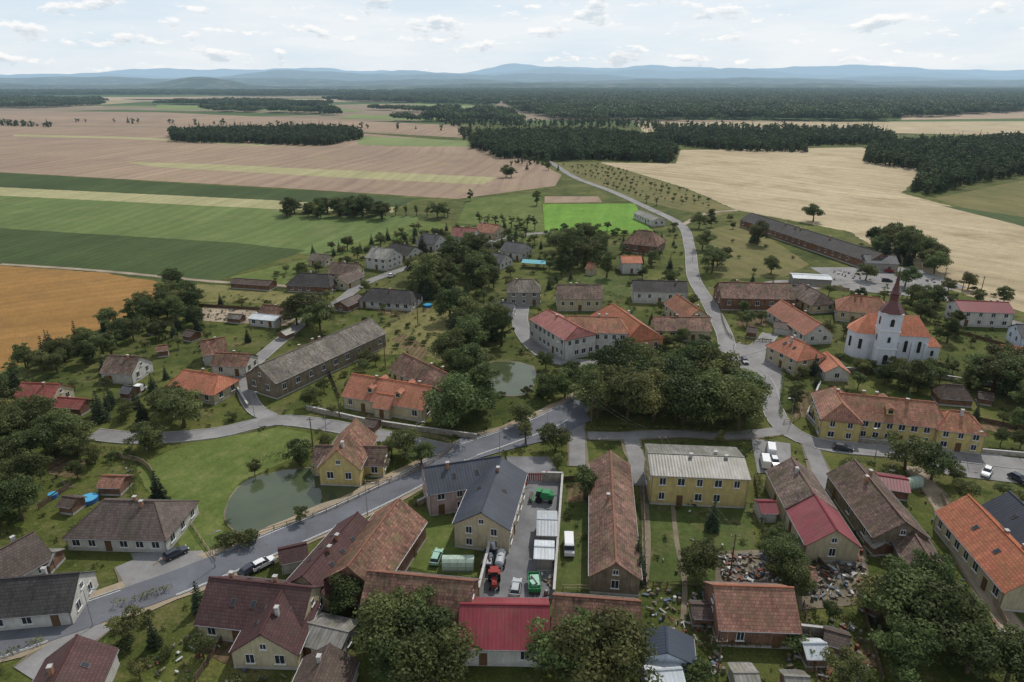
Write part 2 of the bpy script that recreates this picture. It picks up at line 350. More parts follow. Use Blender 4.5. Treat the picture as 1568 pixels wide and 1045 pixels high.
# ------------------------------------------------------------------ surfaces
def asph(name,col,patch=.25):
    m,nt,b=newmat(name); p=pos(nt)
    c=ramp(nt,noise(nt,p,.12,6,.65),[(.3,tuple(x*(1-patch) for x in col[:3])+(1,)),(.7,tuple(x*(1+patch) for x in col[:3])+(1,))])
    c=mixc(nt,1.0,c,ramp(nt,noise(nt,p,5,3,.8),[(.2,.8),(.8,1.2)]),'MULTIPLY')
    c=mixc(nt,ramp(nt,noise(nt,p,.5,5,.75),[(.56,0.0),(.7,.5)]),c,tuple(x*.6 for x in col[:3])+(1,))
    nt.links.new(c,b.inputs['Base Color']); b.inputs['Roughness'].default_value=.85; finish(nt,b.outputs[0],False); return m
A_main=asph('asphalt_main',(.115,.12,.135,1)); A_old=asph('asphalt_old',(.20,.195,.19,1),.3); A_yard=asph('asphalt_yard',(.15,.15,.155,1),.4)
GRAV=asph('gravel_verge',(.27,.22,.155,1),.35); CONC=plain('concrete',(.38,.37,.35,1)); DIRT=asph('bare_soil',(.15,.125,.085,1),.45)
WHITE=plain('white_paint',(.6,.6,.58,1),.6,.2)
ROADS=[]; 
def road(name,px,w,mat,z=.11,kerb=True,verge=0,lines=False):
    L=smooth_line(GP(px)); ROADS.append((L,w/2,name,kerb,verge,lines,mat,z))
road('main_road',[(-120,1025),(0,987),(150,936),(300,882),(430,828),(520,789),(620,741),(700,697),(770,672),(840,645),(905,610),(960,585),(1030,560),(1110,545)],7,A_main,.2,True,.7,True)
road('village_road',[(700,694),(600,672),(500,652),(420,645),(330,664),(220,672),(140,666)],5.2,A_old,.17)
road('village_road',[(425,646),(392,628),(376,600),(372,575),(400,548),(470,490),(520,462),(560,434),(640,405),(720,378),(790,362),(850,356)],4.2,A_old,.16)
road('village_road',[(1568,712),(1440,697),(1330,690),(1250,680),(1200,655),(1180,620),(1165,580),(1120,548),(1108,510),(1085,465),(1062,425),(1056,380),(1042,345),(990,318),(935,293),(880,272),(845,250)],5.2,A_old,.18)
road('village_road',[(1900,745),(1568,712)],5.2,A_old,.18)
road('country_road',[(845,250),(820,238),(780,225),(730,205)],4.5,A_old,.18,False)
road('side_road',[(800,462),(797,498),(822,535),(870,556),(950,556),(1030,556),(1110,547)],5.5,A_old,.155)
road('side_road',[(1110,545),(1160,532),(1180,512)],5,A_old,.15)
road('side_road',[(1190,455),(1250,440),(1320,432),(1400,440),(1480,470),(1568,500)],4,A_old,.148,False)
road('side_road',[(1085,465),(1130,450),(1190,432),(1320,432)],3,A_old,.144,False)
road('side_road',[(1200,660),(1120,668),(1040,665),(960,668),(900,668)],3.6,A_old,.152,False)
road('side_road',[(965,668),(975,705),(985,745)],3.6,A_old,.146,False)
road('driveway',[(884,640),(884,715)],3.6,A_old,.142,False)
road('driveway',[(1240,682),(1255,720),(1262,750)],3.5,A_old,.14,False)
road('driveway',[(1395,715),(1440,770),(1470,840),(1530,935),(1568,985)],3.6,GRAV,.138,False)
road('driveway',[(225,905),(260,878),(300,850)],8,A_old,.142,False)
road('driveway',[(40,1035),(90,1000),(150,955)],6,A_old,.14,False)
road('driveway',[(200,860),(215,885),(230,920)],5,A_old,.136,False)
road('driveway',[(430,1010),(470,980),(500,940)],5,A_old,.138,False)
road('garden_path',[(1030,770),(1036,830),(1048,890),(1046,950)],.9,DIRT,.12,False)
road('garden_path',[(985,745),(990,830),(985,900)],1.6,DIRT,.124,False)
road('field_track',[(0,405),(150,415),(330,432),(470,440)],2.4,GRAV,.13,False)
road('field_track',[(1130,322),(1080,328),(1045,345)],3,GRAV,.13,False)
RA=[(np.array(L),h) for (L,h,*r) in ROADS]
def onroad(p,own=None,m=.3):
    for k,(a,h) in enumerate(RA):
        if ROADS[k][0] is own: continue
        if np.min(np.hypot(a[:,0]-p[0],a[:,1]-p[1]))<h+m+.6: return True
    return False
for (L,h,name,kerb,verge,lines,mat,z) in ROADS:
    strip(name,L,-h,h,z,z,mat)
    if verge: strip('road_verge',L,h-.05,h+2.0,z-.07,z-.07,GRAV,None,None,.5); strip('road_verge',L,-h+.05,-h-1.0,z-.07,z-.07,GRAV,None,None,.4)
    elif not kerb and name!='garden_path':
        strip('road_verge',L,h-.05,h+.5,z-.021,z-.021,DIRT,None,None,.35); strip('road_verge',L,-h+.05,-h-.5,z-.021,z-.021,DIRT,None,None,.35)
    if kerb:
        for s in (-1,1): strip('kerb',L,s*h,s*(h+.15),0,z+.1,CONC,lambda p:onroad(p,L))
    if lines:
        for s in (-1,1): strip('road_edge_line',L,s*(h-.4),s*(h-.28),z+.006,z+.006,WHITE,lambda p:onroad(p,L,1))
BLOCK=[]
def area(name,px,mat,z,block=True):
    g=GP(px); 
    if block: BLOCK.append(g)
    return sheet(name,g,z,mat)
area('courtyard',[(778,736),(859,736),(846,918),(734,918)],A_yard,.112)
area('courtyard_apron',[(775,700),(840,700),(862,736),(776,736)],A_yard,.108)
area('forecourt',[(1100,520),(1190,540),(1200,580),(1190,640),(1165,600),(1110,560)],A_old,.132)
area('car_park',[(1150,672),(1210,680),(1212,722),(1160,726)],A_old,.128)
area('car_park',[(1400,697),(1568,708),(1568,742),(1450,728)],A_old,.126)
area('farm_yard',[(1240,410),(1400,410),(1480,440),(1400,455),(1300,445)],A_old,.115)
area('sandy_yard',[(310,470),(470,474),(440,500),(310,492)],GRAV,.116,False)
area('house_yard',[(200,848),(312,844),(306,868),(225,905)],A_old,.118)
area('scrap_yard_ground',[(1095,845),(1325,838),(1335,925),(1225,935),(1215,895),(1095,895)],DIRT,.107,False)
area('junction',[(680,690),(705,672),(800,655),(890,622),(905,645),(850,672),(760,695),(700,712)],A_main,.19)
def watermat(name,col):
    m,nt,b=newmat(name); p=pos(nt)
    nt.links.new(ramp(nt,noise(nt,p,.12,4),[(.3,tuple(c*.7 for c in col[:3])+(1,)),(.7,col)]),b.inputs['Base Color'])
    b.inputs['Roughness'].default_value=.03; b.inputs['Specular IOR Level'].default_value=.6
    bump(nt,b,noise(nt,p,1.0,4),.12,.1); finish(nt,b.outputs[0],False); return m
WM=watermat('pond_water',C(82,92,66))
pond1=smooth_poly(GP([(346,782),(372,742),(420,724),(500,718),(560,742),(548,768),(480,797),(415,822),(362,815)]),2,.15)
pond2=smooth_poly(GP([(752,556),(815,562),(812,600),(770,606),(745,592)]),2,.15)
for pd in (pond1,pond2):
    BLOCK.append(pd)
    c=np.mean(np.array(pd),0)
    bank=[(c[0]+(x-c[0])*1.03+random.uniform(-.3,.3),c[1]+(y-c[1])*1.03+random.uniform(-.3,.3)) for x,y in pd]
    sheet('pond_bank',bank,.114,DIRT); sheet('pond_water',pd,.122,WM)
# ------------------------------------------------------------------ houses
GLASS=plain('window_glass',(.03,.035,.045,1),.12,.1); FRAME=plain('window_frame',(.62,.62,.6,1),.5,.03)
DOOR=plain('door_wood',(.12,.07,.04,1)); CHIM=plain('chimney_brick',(.28,.15,.10,1),.9,.3,3); DARKF=plain('dark_frame',(.1,.08,.07,1))
rk=.74
R={'orange':('orange',C(196,112,76,rk),'tile',.17),'brick':('brick',C(170,106,78,rk),'tile',.26),'old':('old',C(150,102,82,rk),'tile',.42),'oldb':('oldb',C(126,100,90,rk),'tile',.4),
 'maroon':('maroon',C(90,54,54,rk),'tile',.16),'brown':('brown',C(104,86,78,rk),'tile',.22),'crim':('crimson',C(142,48,60,rk),'sheet',.14),'slate':('slate',C(66,72,86,rk),'sheet',.16),
 'grey':('grey',C(100,100,104,rk),'tile',.22),'dark':('dark',C(74,70,70,rk),'tile',.24),'lgrey':('light_grey',C(154,150,142,rk),'sheet',.3),'gbrown':('grey_brown',C(128,116,106,rk),'tile',.36),
 'white':('white',C(196,203,208,rk),'sheet',.12),'red':('red',C(168,82,72,rk),'tile',.18),'dblue':('dark_blue',C(58,72,92,rk),'sheet',.1)}
Wc={'white':C(216,214,206),'cream':C(206,194,162),'yellow':C(214,194,132),'pink':C(200,176,172),'grey':C(165,160,152),'old':C(152,140,120),'brickw':C(150,116,98),'peach':C(206,160,120),'blue':C(206,216,228,.95)}
FOOT=[]
def house(name,p1,p2,W,hw,hr,roof,wall,hip=0,st=1,win=3.2,ch=1,sky=0,door=True,dorm=0,over=.35,addL=0):
    a=G(*p1,hr); b=G(*p2,hr)
    cx,cy=(a[0]+b[0])/2,(a[1]+b[1])/2; Lr=math.hypot(b[0]-a[0],b[1]-a[1]); rz=math.atan2(b[1]-a[1],b[0]-a[0])
    if hip: L=Lr+W*hip
    else: L=max(3,Lr-.6)
    L+=addL
    FOOT.append((cx,cy,rz,L/2+1,W/2+1))
    e=empty(name,(cx,cy,0),rz)
    rm=roofmat(*R[roof]); wm=wallmat(wall,Wc[wall],.4 if wall in('old','brickw') else .22)
    s=(hr-hw)/(W/2); ye=W/2+over; ze=hw-over*s; x=L/2; y=W/2
    wl=MB()
    if hip:
        wl.box((0,0,(hw-.1)/2-.1),(L,W,hw+.1),0)
    else:
        zt=hw-.17; za=hr-.2
        vs=[(-x,-y,-.2),(x,-y,-.2),(x,y,-.2),(-x,y,-.2),(-x,-y,zt),(x,-y,zt),(x,y,zt),(-x,y,zt),(-x,0,za),(x,0,za)]
        wl.add(vs,[(0,1,5,4),(2,3,7,6),(1,2,6,9,5),(3,0,4,8,7),(4,5,9,8),(6,7,8,9)])
    wl.box((0,0,.15),(L+.08,W+.08,.5),1)
    wl.obj('walls',[wm,CONC],e)
    rf=MB(); t=.15
    if hip:
        xe=x+over; xr=max(.2,(L-W*hip)/2)
        v=[(-xe,-ye,ze),(xe,-ye,ze),(xe,ye,ze),(-xe,ye,ze),(-xr,0,hr),(xr,0,hr)]+[(-xe,-ye,ze-t),(xe,-ye,ze-t),(xe,ye,ze-t),(-xe,ye,ze-t)]
        rf.add(v,[(0,1,5,4),(1,2,5),(2,3,4,5),(3,0,4),(6,7,1,0),(7,8,2,1),(8,9,3,2),(9,6,0,3),(9,8,7,6)],0)
        rf.box((0,0,hr+.03),(2*xr,.3,.14),1)
        for sx in (-1,1):
            for sy in (-1,1): rf.cyl((sx*xr,0,hr),(sx*xe,sy*ye,ze),.1,.1,1,5)
    else:
        xe=x+.3; n=max(2,int(L/2.2)); old=roof in('old','oldb','gbrown','brick')
        sg=[(random.uniform(-.12,.03) if old else 0) for _ in range(n+1)]; sg[0]=sg[-1]=0
        for i in range(n):
            x0=-xe+2*xe*i/n; x1=-xe+2*xe*(i+1)/n; q=[]
            for xx,d in ((x0,sg[i]),(x1,sg[i+1])):
                q+=[(xx,-ye,ze+d*.5),(xx,0,hr+d),(xx,ye,ze+d*.5),(xx,ye,ze-t+d*.5),(xx,0,hr-t-.02+d),(xx,-ye,ze-t+d*.5)]
            fs=[(0,1,7,6),(1,2,8,7),(2,3,9,8),(3,4,10,9),(4,5,11,10),(5,0,6,11)]
            if i==0: fs+=[(0,5,4,1),(1,4,3,2)]
            if i==n-1: fs+=[(6,7,10,11),(7,8,9,10)]
            rf.add(q,fs,0)
        rf.box((0,0,hr+.03),(2*xe,.32,.14),1)
    for sy in (-1,1): rf.cyl((-x,sy*(ye+.07),ze-.06),(x,sy*(ye+.07),ze-.06),.07,.07,2,6)
    for sx in (-1,1): rf.cyl((sx*(x-.15),-(y+.1),.1),(sx*(x-.15),-(y+.1),hw-.3),.05,.05,2,5)
    for k in range(sky):
        px_=-x*.6+ (k//2+.5)*(1.2*x/max(1,(sky+1)//2)); sy=-1 if k%2==0 else 1
        yy=sy*W*.25; zz=hw+(y-abs(yy))*s+.05
        rf.box((px_,yy,zz),(.85,1.2,.12),3,rx=-sy*math.atan(s)); rf.box((px_,yy,zz+.03),(.65,.95,.12),4,rx=-sy*math.atan(s))
    for k in range(dorm):
        px_=(k-(dorm-1)/2)*(L*.7/max(dorm,1)); 
        for sy in (-1,1):
            yy=sy*W*.3; zb=hw+(y-abs(yy))*s
            rf.box((px_,yy,zb+.3),(1.6,1.6,1.3),5); rf.box((px_,yy+sy*.82,zb+.35),(1.0,.06,.8),4)
            hx=1.0; d0,d1=yy+sy*1.0,yy-sy*1.6
            rf.add([(px_-hx,d0,zb+.9),(px_+hx,d0,zb+.9),(px_,d0,zb+1.6),(px_-hx,d1,zb+.9),(px_+hx,d1,zb+.9),(px_,d1,zb+1.6)],[(0,1,2),(3,4,5),(0,2,5,3),(1,2,5,4),(0,1,4,3)],0)
    ridge=plain('ridge_'+roof,tuple(c*.8 for c in R[roof][1][:3])+(1,),.8)
    rf.obj('roof',[rm,ridge,plain('gutter_zinc',(.22,.22,.23,1),.45,.1,1,.3),DARKF,GLASS,wm],e)
    if ch:
        cm=MB()
        for k in range(ch):
            px_=random.uniform(-.55,.55)*(L-W*hip)*.7 if k==0 else random.uniform(-.4,.4)*L*.6; py=random.choice((-1,1))*random.uniform(.3,1.1)
            zt=hr+random.uniform(.4,.8)
            cm.box((px_,py,(zt+hr-2)/2),(.6,.5,zt-hr+2),0); cm.box((px_,py,zt+.05),(.75,.65,.1),1)
        cm.obj('chimney',[random.choice((CHIM,CHIM,CONC)),CONC],e)
    if win:
        wn=MB(); sh=(hw-.3)/st
        def wadd(axis,sg,u,zc,ww,hh,fr=0,gl=1):
            for t_,ex,mi in ((.07,.18,fr),(.10,0,gl)):
                if axis=='y': wn.box((u,sg*y,zc),(ww+ex,t_*2,hh+ex),mi)
                else: wn.box((sg*x,u,zc),(t_*2,ww+ex,hh+ex),mi)
            if gl==1:
                if axis=='y':
                    wn.box((u,sg*(y+.105),zc),(.07,.02,hh),fr); wn.box((u,sg*(y+.1),zc-hh/2-.16),(ww+.4,.24,.08),fr)
                else:
                    wn.box((sg*(x+.105),u,zc),(.02,.07,hh),fr); wn.box((sg*(x+.1),u,zc-hh/2-.16),(.24,ww+.4,.08),fr)
        for k in range(st):
            zc=.35+sh*k+sh*.55; hh=min(1.45,sh*.5)
            for axis,ln in (('y',L),('x',W)):
                n=max(1,int((ln-1.2)/win))
                for sg_ in (-1,1):
                    dpos=random.randrange(n) if (door and k==0 and axis=='y') else -1
                    for i in range(n):
                        u=(i+.5-n/2)*(ln-.8)/n
                        if i==dpos: wadd(axis,sg_,u,1.25,1.0,2.1,2,2); continue
                        if random.random()<.1: continue
                        wadd(axis,sg_,u,zc,random.choice((1.0,1.15,1.3)),hh)
        if not hip and hr-hw>2.2:
            for sg_ in (-1,1): wadd('x',sg_,0,hw+(hr-hw)*.3,.8,.8)
        wn.obj('windows',[FRAME,GLASS,DOOR],e)
    return e
H=house
H('red_roof_workshop',(704,925),(842,927),10,3.6,6.8,'crim','white',win=4,ch=0)
H('brick_barn',(562,874),(726,890),9.5,4.2,7.8,'old','brickw',win=6,ch=0)
H('stone_barn',(846,911),(982,921),8,3.6,6.6,'old','old',win=6,ch=0)
H('brick_barn',(612,763),(532,868),10,4.2,8,'old','brickw',win=7,ch=0)
H('maroon_roof_house',(548,784),(462,882),8.5,3,6.3,'maroon','cream',sky=6,ch=2)
H('maroon_roof_house',(320,884),(478,900),10.5,3.2,7.2,'maroon','cream',sky=5,ch=2)
H('maroon_roof_house',(438,892),(398,972),9.5,3.2,6.7,'maroon','cream',sky=3,ch=1)
H('maroon_roof_house',(118,972),(78,1050),9,3,6.2,'maroon','white',sky=2)
H('garden_cottage',(505,985),(478,1050),7.5,2.8,5.4,'brown','cream')
H('long_white_house',(-60,892),(122,877),9,3,6.4,'dark','white',ch=2,win=3.6)
H('white_cottage',(-30,858),(52,814),9,2.8,6.2,'brown','white')
H('hip_roof_bungalow',(160,766),(236,768),12,3,6.8,'brown','white',hip=.75,ch=2,win=2.8)
H('garden_shed',(155,728),(192,729),4.5,2.2,3.4,'brick','brickw',win=0,ch=0)
H('yellow_pond_house',(482,682),(592,684),7,3.2,5.6,'oldb','yellow',win=2.6)
H('yellow_pond_house',(546,640),(515,690),8.5,4.6,8.8,'old','yellow',win=2.8,ch=1)
H('slate_roof_house',(648,716),(768,698),9.5,5.4,8.4,'slate','pink',st=2,sky=4,ch=1)
H('slate_roof_house',(768,700),(736,785),10,5.4,8.4,'slate','cream',st=2,sky=2,ch=1)
H('yellow_apartment_house',(992,694),(1140,700),12,7,8.3,'lgrey','yellow',st=2,win=3.0,ch=3)
H('long_barn',(935,690),(944,862),8,3.8,6.8,'old','old',win=6,ch=1)
H('old_barn',(1212,700),(1247,757),9,4,7.2,'oldb','cream',win=6,ch=1)
H('crimson_barn',(1245,753),(1282,812),9,3.8,7.1,'crim','cream',win=5,ch=0)
H('long_barn',(1308,703),(1388,800),9.5,3.8,7.1,'oldb','old',win=5,ch=2)
H('orange_farmhouse',(1482,757),(1600,880),9.5,4,7.8,'orange','cream',ch=2,sky=4,win=2.8)
H('dark_roof_house',(1545,752),(1610,810),9,4,7.4,'slate','cream',sky=2)
H('old_stable',(1392,802),(1425,856),6,3,5,'oldb','old',win=0,ch=0)
H('brick_barn',(1092,896),(1216,900),10,3.6,7.2,'brick','brickw',win=5,ch=0)
H('blue_garage',(1020,958),(1022,1000),7.5,3,4.4,'dblue','blue',win=0,ch=0)
H('tin_shed',(985,1028),(1045,1024),5,2.2,3.1,'white','grey',win=0,ch=0)
H('garden_shed',(1122,1030),(1162,1030),4.5,2.2,3.0,'lgrey','grey',win=0,ch=0)
H('white_roof_store',(822,795),(854,796),7,3.4,4.1,'white','grey',win=0,ch=0)
H('white_roof_store',(822,837),(845,838),4.5,3,3.5,'white','grey',win=0,ch=0)
H('crimson_shed',(1345,728),(1392,735),6,2.4,3.4,'crim','brickw',win=0,ch=0)
H('red_shed',(1163,768),(1185,768),4.2,2.4,3.4,'crim','white',win=0,ch=0)
H('garage_annex',(425,842),(470,832),4.5,2.6,3.8,'maroon','white',ch=0,win=0)
H('summer_house',(465,952),(535,968),6,2.4,3.3,'lgrey','white',win=2.5,ch=0)
H('yellow_parsonage',(1290,602),(1432,616),10.5,5.6,9.4,'brick','yellow',hip=.4,st=2,win=2.5,ch=3,dorm=1)
H('yellow_parsonage',(1278,592),(1290,618),8.5,5.6,8.8,'brick','yellow',hip=.6,st=2,win=2.5,ch=1)
H('yellow_parsonage_wing',(1455,628),(1482,631),9,5.4,8.4,'brick','yellow',hip=.7,st=2,win=2.5,ch=1)
H('orange_hip_house',(1208,514),(1234,526),10,5,8.4,'orange','cream',hip=.6,st=2,ch=2,sky=3)
H('annex',(1265,538),(1285,560),6.5,3,5,'orange','white',ch=0)
H('orange_long_house',(1196,459),(1258,496),9.5,3.6,7.2,'orange','white',ch=2)
H('orange_hip_house',(1305,452),(1345,456),13,4.2,8.2,'brick','cream',hip=.7,ch=2,win=3)
H('crimson_roof_house',(1462,460),(1545,463),10.5,5.6,7.8,'crim','white',st=2,ch=2)
H('brown_hip_house',(1228,434),(1258,448),10,3.4,7,'oldb','cream',hip=.6)
H('long_cowshed',(1150,326),(1352,388),13,4.2,7.6,'dark','brickw',win=5,ch=4)
H('grey_barn',(1322,390),(1372,392),12,4,6.2,'grey','grey',win=4,ch=0)
H('brown_barn',(1100,432),(1212,434),13,5,9,'old','brickw',win=5,ch=1)
H('flat_store',(1212,420),(1272,423),8,3,3.5,'white','grey',win=0,ch=0)
H('dark_roof_house',(968,429),(1052,431),9.5,5,7.8,'dark','white',win=3.4,ch=1)
H('orange_cottage',(1036,450),(1072,474),9,4,7.2,'brick','cream',ch=1)
H('school_house',(872,484),(946,486),12,7.2,10.2,'brick','white',hip=.5,st=2,win=2.4,ch=2)
H('school_house_wing',(838,474),(885,500),11,7,9.8,'red','white',hip=.3,st=2,win=2.4,ch=1)
H('orange_hall',(938,465),(982,496),13,5,9.2,'orange','peach',hip=.4,win=3,ch=1)
H('village_shop',(1000,485),(1086,486),10,4,6.8,'old','cream',win=2.8,ch=2)
H('brown_roof_house',(852,436),(922,436),11,5,8.6,'oldb','cream',win=2.8,ch=2)
H('grey_villa',(788,428),(816,428),11,5.5,8.8,'gbrown','grey',hip=.5,st=2,ch=1)
H('white_cottage',(752,462),(788,464),9,3.4,6,'grey','white',ch=1)
H('hip_roof_farmhouse',(978,352),(998,354),15,4.6,10.2,'old','brickw',hip=.7,ch=1)
H('orange_garage',(950,392),(982,392),9,5,7,'orange','white',ch=0,win=4)
H('white_box_house',(980,322),(1010,334),8,3.6,5,'lgrey','white',ch=0)
H('orange_cottage',(538,572),(662,592),10.5,3.8,7.7,'orange','cream',dorm=2,ch=2)
H('orange_cottage_wing',(578,602),(606,606),6.5,3,5.2,'orange','cream',ch=0)
H('old_cottage',(617,540),(690,574),9.5,3.8,7.2,'old','cream',ch=2)
H('long_grey_barn',(394,560),(568,487),11.5,5,8.8,'gbrown','old',win=4.5,ch=3)
H('orange_hip_cottage',(282,566),(334,574),10,3.2,6.4,'orange','cream',hip=.4,ch=1)
H('brown_cottage',(165,544),(215,546),9.5,3.4,6.6,'oldb','white')
H('pink_cottage',(305,522),(345,516),8.5,3.6,6.8,'old','white',ch=1)
H('pink_cottage',(330,540),(385,542),8,3.4,5.6,'old','white',ch=1)
H('red_roof_cottage',(32,586),(92,588),8.5,3,5.8,'red','cream')
H('red_shed',(88,608),(132,611),5,2.4,3.8,'red','brickw',ch=0,win=0)
H('dark_bungalow',(570,441),(626,445),12,3,6.2,'dark','white',hip=.5,ch=1)
H('dark_bungalow',(458,418),(502,420),12,3,6.4,'dark','brickw',hip=.5,ch=1)
H('brown_bungalow',(508,402),(550,404),11,3,6.2,'oldb','cream')
H('light_grey_house',(570,378),(604,382),12,5.4,8.8,'lgrey','white',st=2)
H('dark_house',(600,372),(636,378),11,3,6,'dark','white')
H('grey_house',(645,357),(675,360),12,4,7.4,'grey','white')
H('red_roof_house',(694,348),(730,350),12,4,7.4,'red','white')
H('red_roof_house',(734,341),(766,345),12,4,7.4,'brick','cream')
H('grey_house',(774,370),(808,374),12,4,7,'grey','white')
H('grey_house',(748,386),(776,390),11,3.4,6.4,'grey','white')
H('low_shed',(358,426),(418,430),6,2.4,3.6,'brown','brickw',win=0,ch=0)
H('small_cottage',(478,388),(504,390),8,3,5,'gbrown','cream',ch=0)
H('small_cottage',(516,424),(545,412),8,3,5.4,'oldb','cream',ch=0)
H('pool_house',(388,480),(430,484),7,2.8,3.4,'white','white',win=3,ch=0)
H('village_house',(402,466),(440,470),8,3,5.6,'old','cream')
H('white_box_house',(728,364),(752,370),9,3,4,'lgrey','white',ch=0)
H('garden_pavilion',(1448,588),(1475,590),6,2.4,5,'brown','brickw',hip=.6,ch=0,win=0)
H('orange_cottage',(1532,528),(1600,536),9,3.4,6.4,'orange','cream')
H('grey_house',(1556,496),(1620,500),9,4.5,7,'grey','blue')
H('garage',(1186,492),(1216,496),6,2.6,3.6,'brown','white',win=0,ch=0)
H('small_cottage',(520,462),(548,450),6,2.6,4,'brown','brickw',ch=0)
H('garden_cottage',(900,402),(912,404),5,3,5,'brick','cream',ch=0,win=0)
H('small_cottage',(655,392),(682,390),9,3,5.4,'brown','white',ch=1)
H('small_cottage',(700,392),(720,396),8,3,5.4,'old','cream',ch=1)
for u,v,u2,v2,r in ((60,845,80,845,'lgrey'),(285,505,300,508,'brown'),(240,530,255,528,'old'),(190,590,205,592,'grey'),(1145,500,1160,502,'brown')):
    H('garden_shed',(u,v),(u2,v2),4,2.2,3.2,r,'brickw',win=0,ch=0)
for u,v,u2,v2,r in ((1065,925,1085,926,'brown'),(1340,815,1355,830,'lgrey'),(560,640,580,643,'brown'),(350,480,372,482,'gbrown'),(640,600,655,600,'old'),(100,760,115,762,'brown'),(1225,870,1240,870,'old'),(1500,600,1520,603,'brown'),(735,400,750,402,'lgrey'),(590,395,605,392,'old'),(430,508,445,502,'lgrey'),(225,500,240,496,'brown'),(1270,965,1295,972,'brown'),(1210,1035,1230,1036,'lgrey'),(1330,905,1350,915,'gbrown'),(1240,985,1255,985,'white'),(1380,880,1395,890,'lgrey')):
    H('garden_shed',(u,v),(u2,v2),3.4,2.1,3.0,r,'brickw',win=0,ch=0)
# ------------------------------------------------------------------ church
def church():
    tx,ty=G(1353,560); e=empty('parish_church',(tx,ty,0),math.radians(-10))
    wm=wallmat('church',C(218,222,228,.9),.12); rm=roofmat('church',C(206,112,68,.8),'tile',.14); sp=roofmat('spire',C(118,70,68,.75),'sheet',.15)
    wl=MB(); 
    wl.box((0,2.5,8),(5.2,5.0,16.6),0)
    x0,x1=-4.6,12.6; nx=(x0+x1)/2; nl=x1-x0
    wl.box((nx,8.8,4.1),(nl,9,8.6),0)
    ap=[(x0,4.3),(-7.6,5.4),(-9,8.8),(-7.6,12.2),(x0,13.3)]
    n=len(ap); vs=[(a,b,-.2) for a,b in ap]+[(a,b,8.2) for a,b in ap]
    wl.add(vs,[(i,i+1,n+i+1,n+i) for i in range(n-1)],0)
    wl.box((14.6,8,2.4),(4,5.4,5.2),0)
    for z in (5.2,10.8,16.1): wl.box((0,2.5,z),(5.5,5.3,.28),1)
    wl.box((nx,8.8,8.3),(nl+.3,9.3,.25),1)
    for x in (-4.2,4.6,8.4,12.1): wl.box((x,4.05,3.1),(.8,.6,6.2),0)
    wl.obj('walls',[wm,FRAME],e)
    rf=MB(); y0,y1=3.8,13.8; zr=13.4; ym=8.8
    a0,a1=x0,x1+.5
    rf.add([(a0,y0,8.4),(a1,y0,8.4),(a1,y1,8.4),(a0,y1,8.4),(a0+.6,ym,zr),(a1-3,ym,zr)],[(0,1,5,4),(1,2,5),(2,3,4,5),(3,2,1,0),(3,0,4)],0)
    ar=[(x0,3.8),(-7.9,5.0),(-9.5,8.8),(-7.9,12.6),(x0,13.8)]
    rf.add([(a,b,8.3) for a,b in ar]+[(x0+.65,8.8,13.35)],[(i,i+1,5) for i in range(4)],0)
    rf.add([(12.2,5,4.95),(17,5,4.95),(17,11,4.95),(12.2,11,4.95),(12.6,8,7.2),(15.4,8,7.2)],[(0,1,5,4),(1,2,5),(2,3,4,5),(3,0,4)],0)
    rf.obj('roof',[rm],e)
    s=MB()
    def ring(r,z,n=8): return [(r*math.cos(math.pi/8+2*math.pi*i/n),2.5+r*math.sin(math.pi/8+2*math.pi*i/n),z) for i in range(n)]
    lv=[(3.6,16.3),(2.8,17.6),(1.6,19.0),(1.2,19.8),(1.15,21.4),(1.5,21.8),(.9,22.8),(.45,25.5),(.06,29.5)]
    for (r1,z1),(r2,z2) in zip(lv[:-1],lv[1:]):
        a=ring(r1,z1);b=ring(r2,z2); s.add(a+b,[(i,(i+1)%8,8+(i+1)%8,8+i) for i in range(8)],0)
    s.cyl((0,2.5,29.3),(0,2.5,31),.05,.05,1,5); s.box((0,2.5,30.5),(.7,.06,.06),1)
    s.obj('spire',[sp,DARKF],e)
    wn=MB()
    def arch(cx,cy,cz,w,h,ax):
        pts=[(-w/2,-h/2),(w/2,-h/2)]+[(w/2*math.cos(a),h/2+w/2*math.sin(a)) for a in np.linspace(0,math.pi,7)]
        for d,k,mi in ((.08,1.25,0),(.12,1,1)):
            if ax=='y': vs=[(cx+p*k,cy-d,cz+q*(1+(k-1)*.4)) for p,q in pts]
            else: vs=[(cx-d,cy+p*k,cz+q*(1+(k-1)*.4)) for p,q in pts]
            wn.add(vs,[tuple(range(len(vs)))],mi)
    arch(0,0,13.2,1.1,1.8,'y'); arch(-2.6,2.5,13.2,1.1,1.8,'x'); arch(0,0,8,.8,1.4,'y'); arch(-2.6,2.5,8,.8,1.4,'x'); arch(0,0,1.6,1.4,2.4,'y')
    for x in (3.6,6.5,10.3): arch(x,4.3,4.7,1.0,3.2,'y')
    for (a,b) in ((ap[0],ap[1]),(ap[1],ap[2]),(ap[2],ap[3])):
        mx_,my_=(a[0]+b[0])/2,(a[1]+b[1])/2; an=math.atan2(b[1]-a[1],b[0]-a[0])
        wn.box((mx_,my_,4.8),(1.3,.2,3.6),0,rz=an); wn.box((mx_,my_,4.8),(.95,.28,3.2),1,rz=an)
    arch(14.6,5.3,2.7,.8,1.4,'y')
    wn.obj('windows',[FRAME,GLASS],e)
    FOOT.append((tx+3,ty+7,0,14,9))
church()
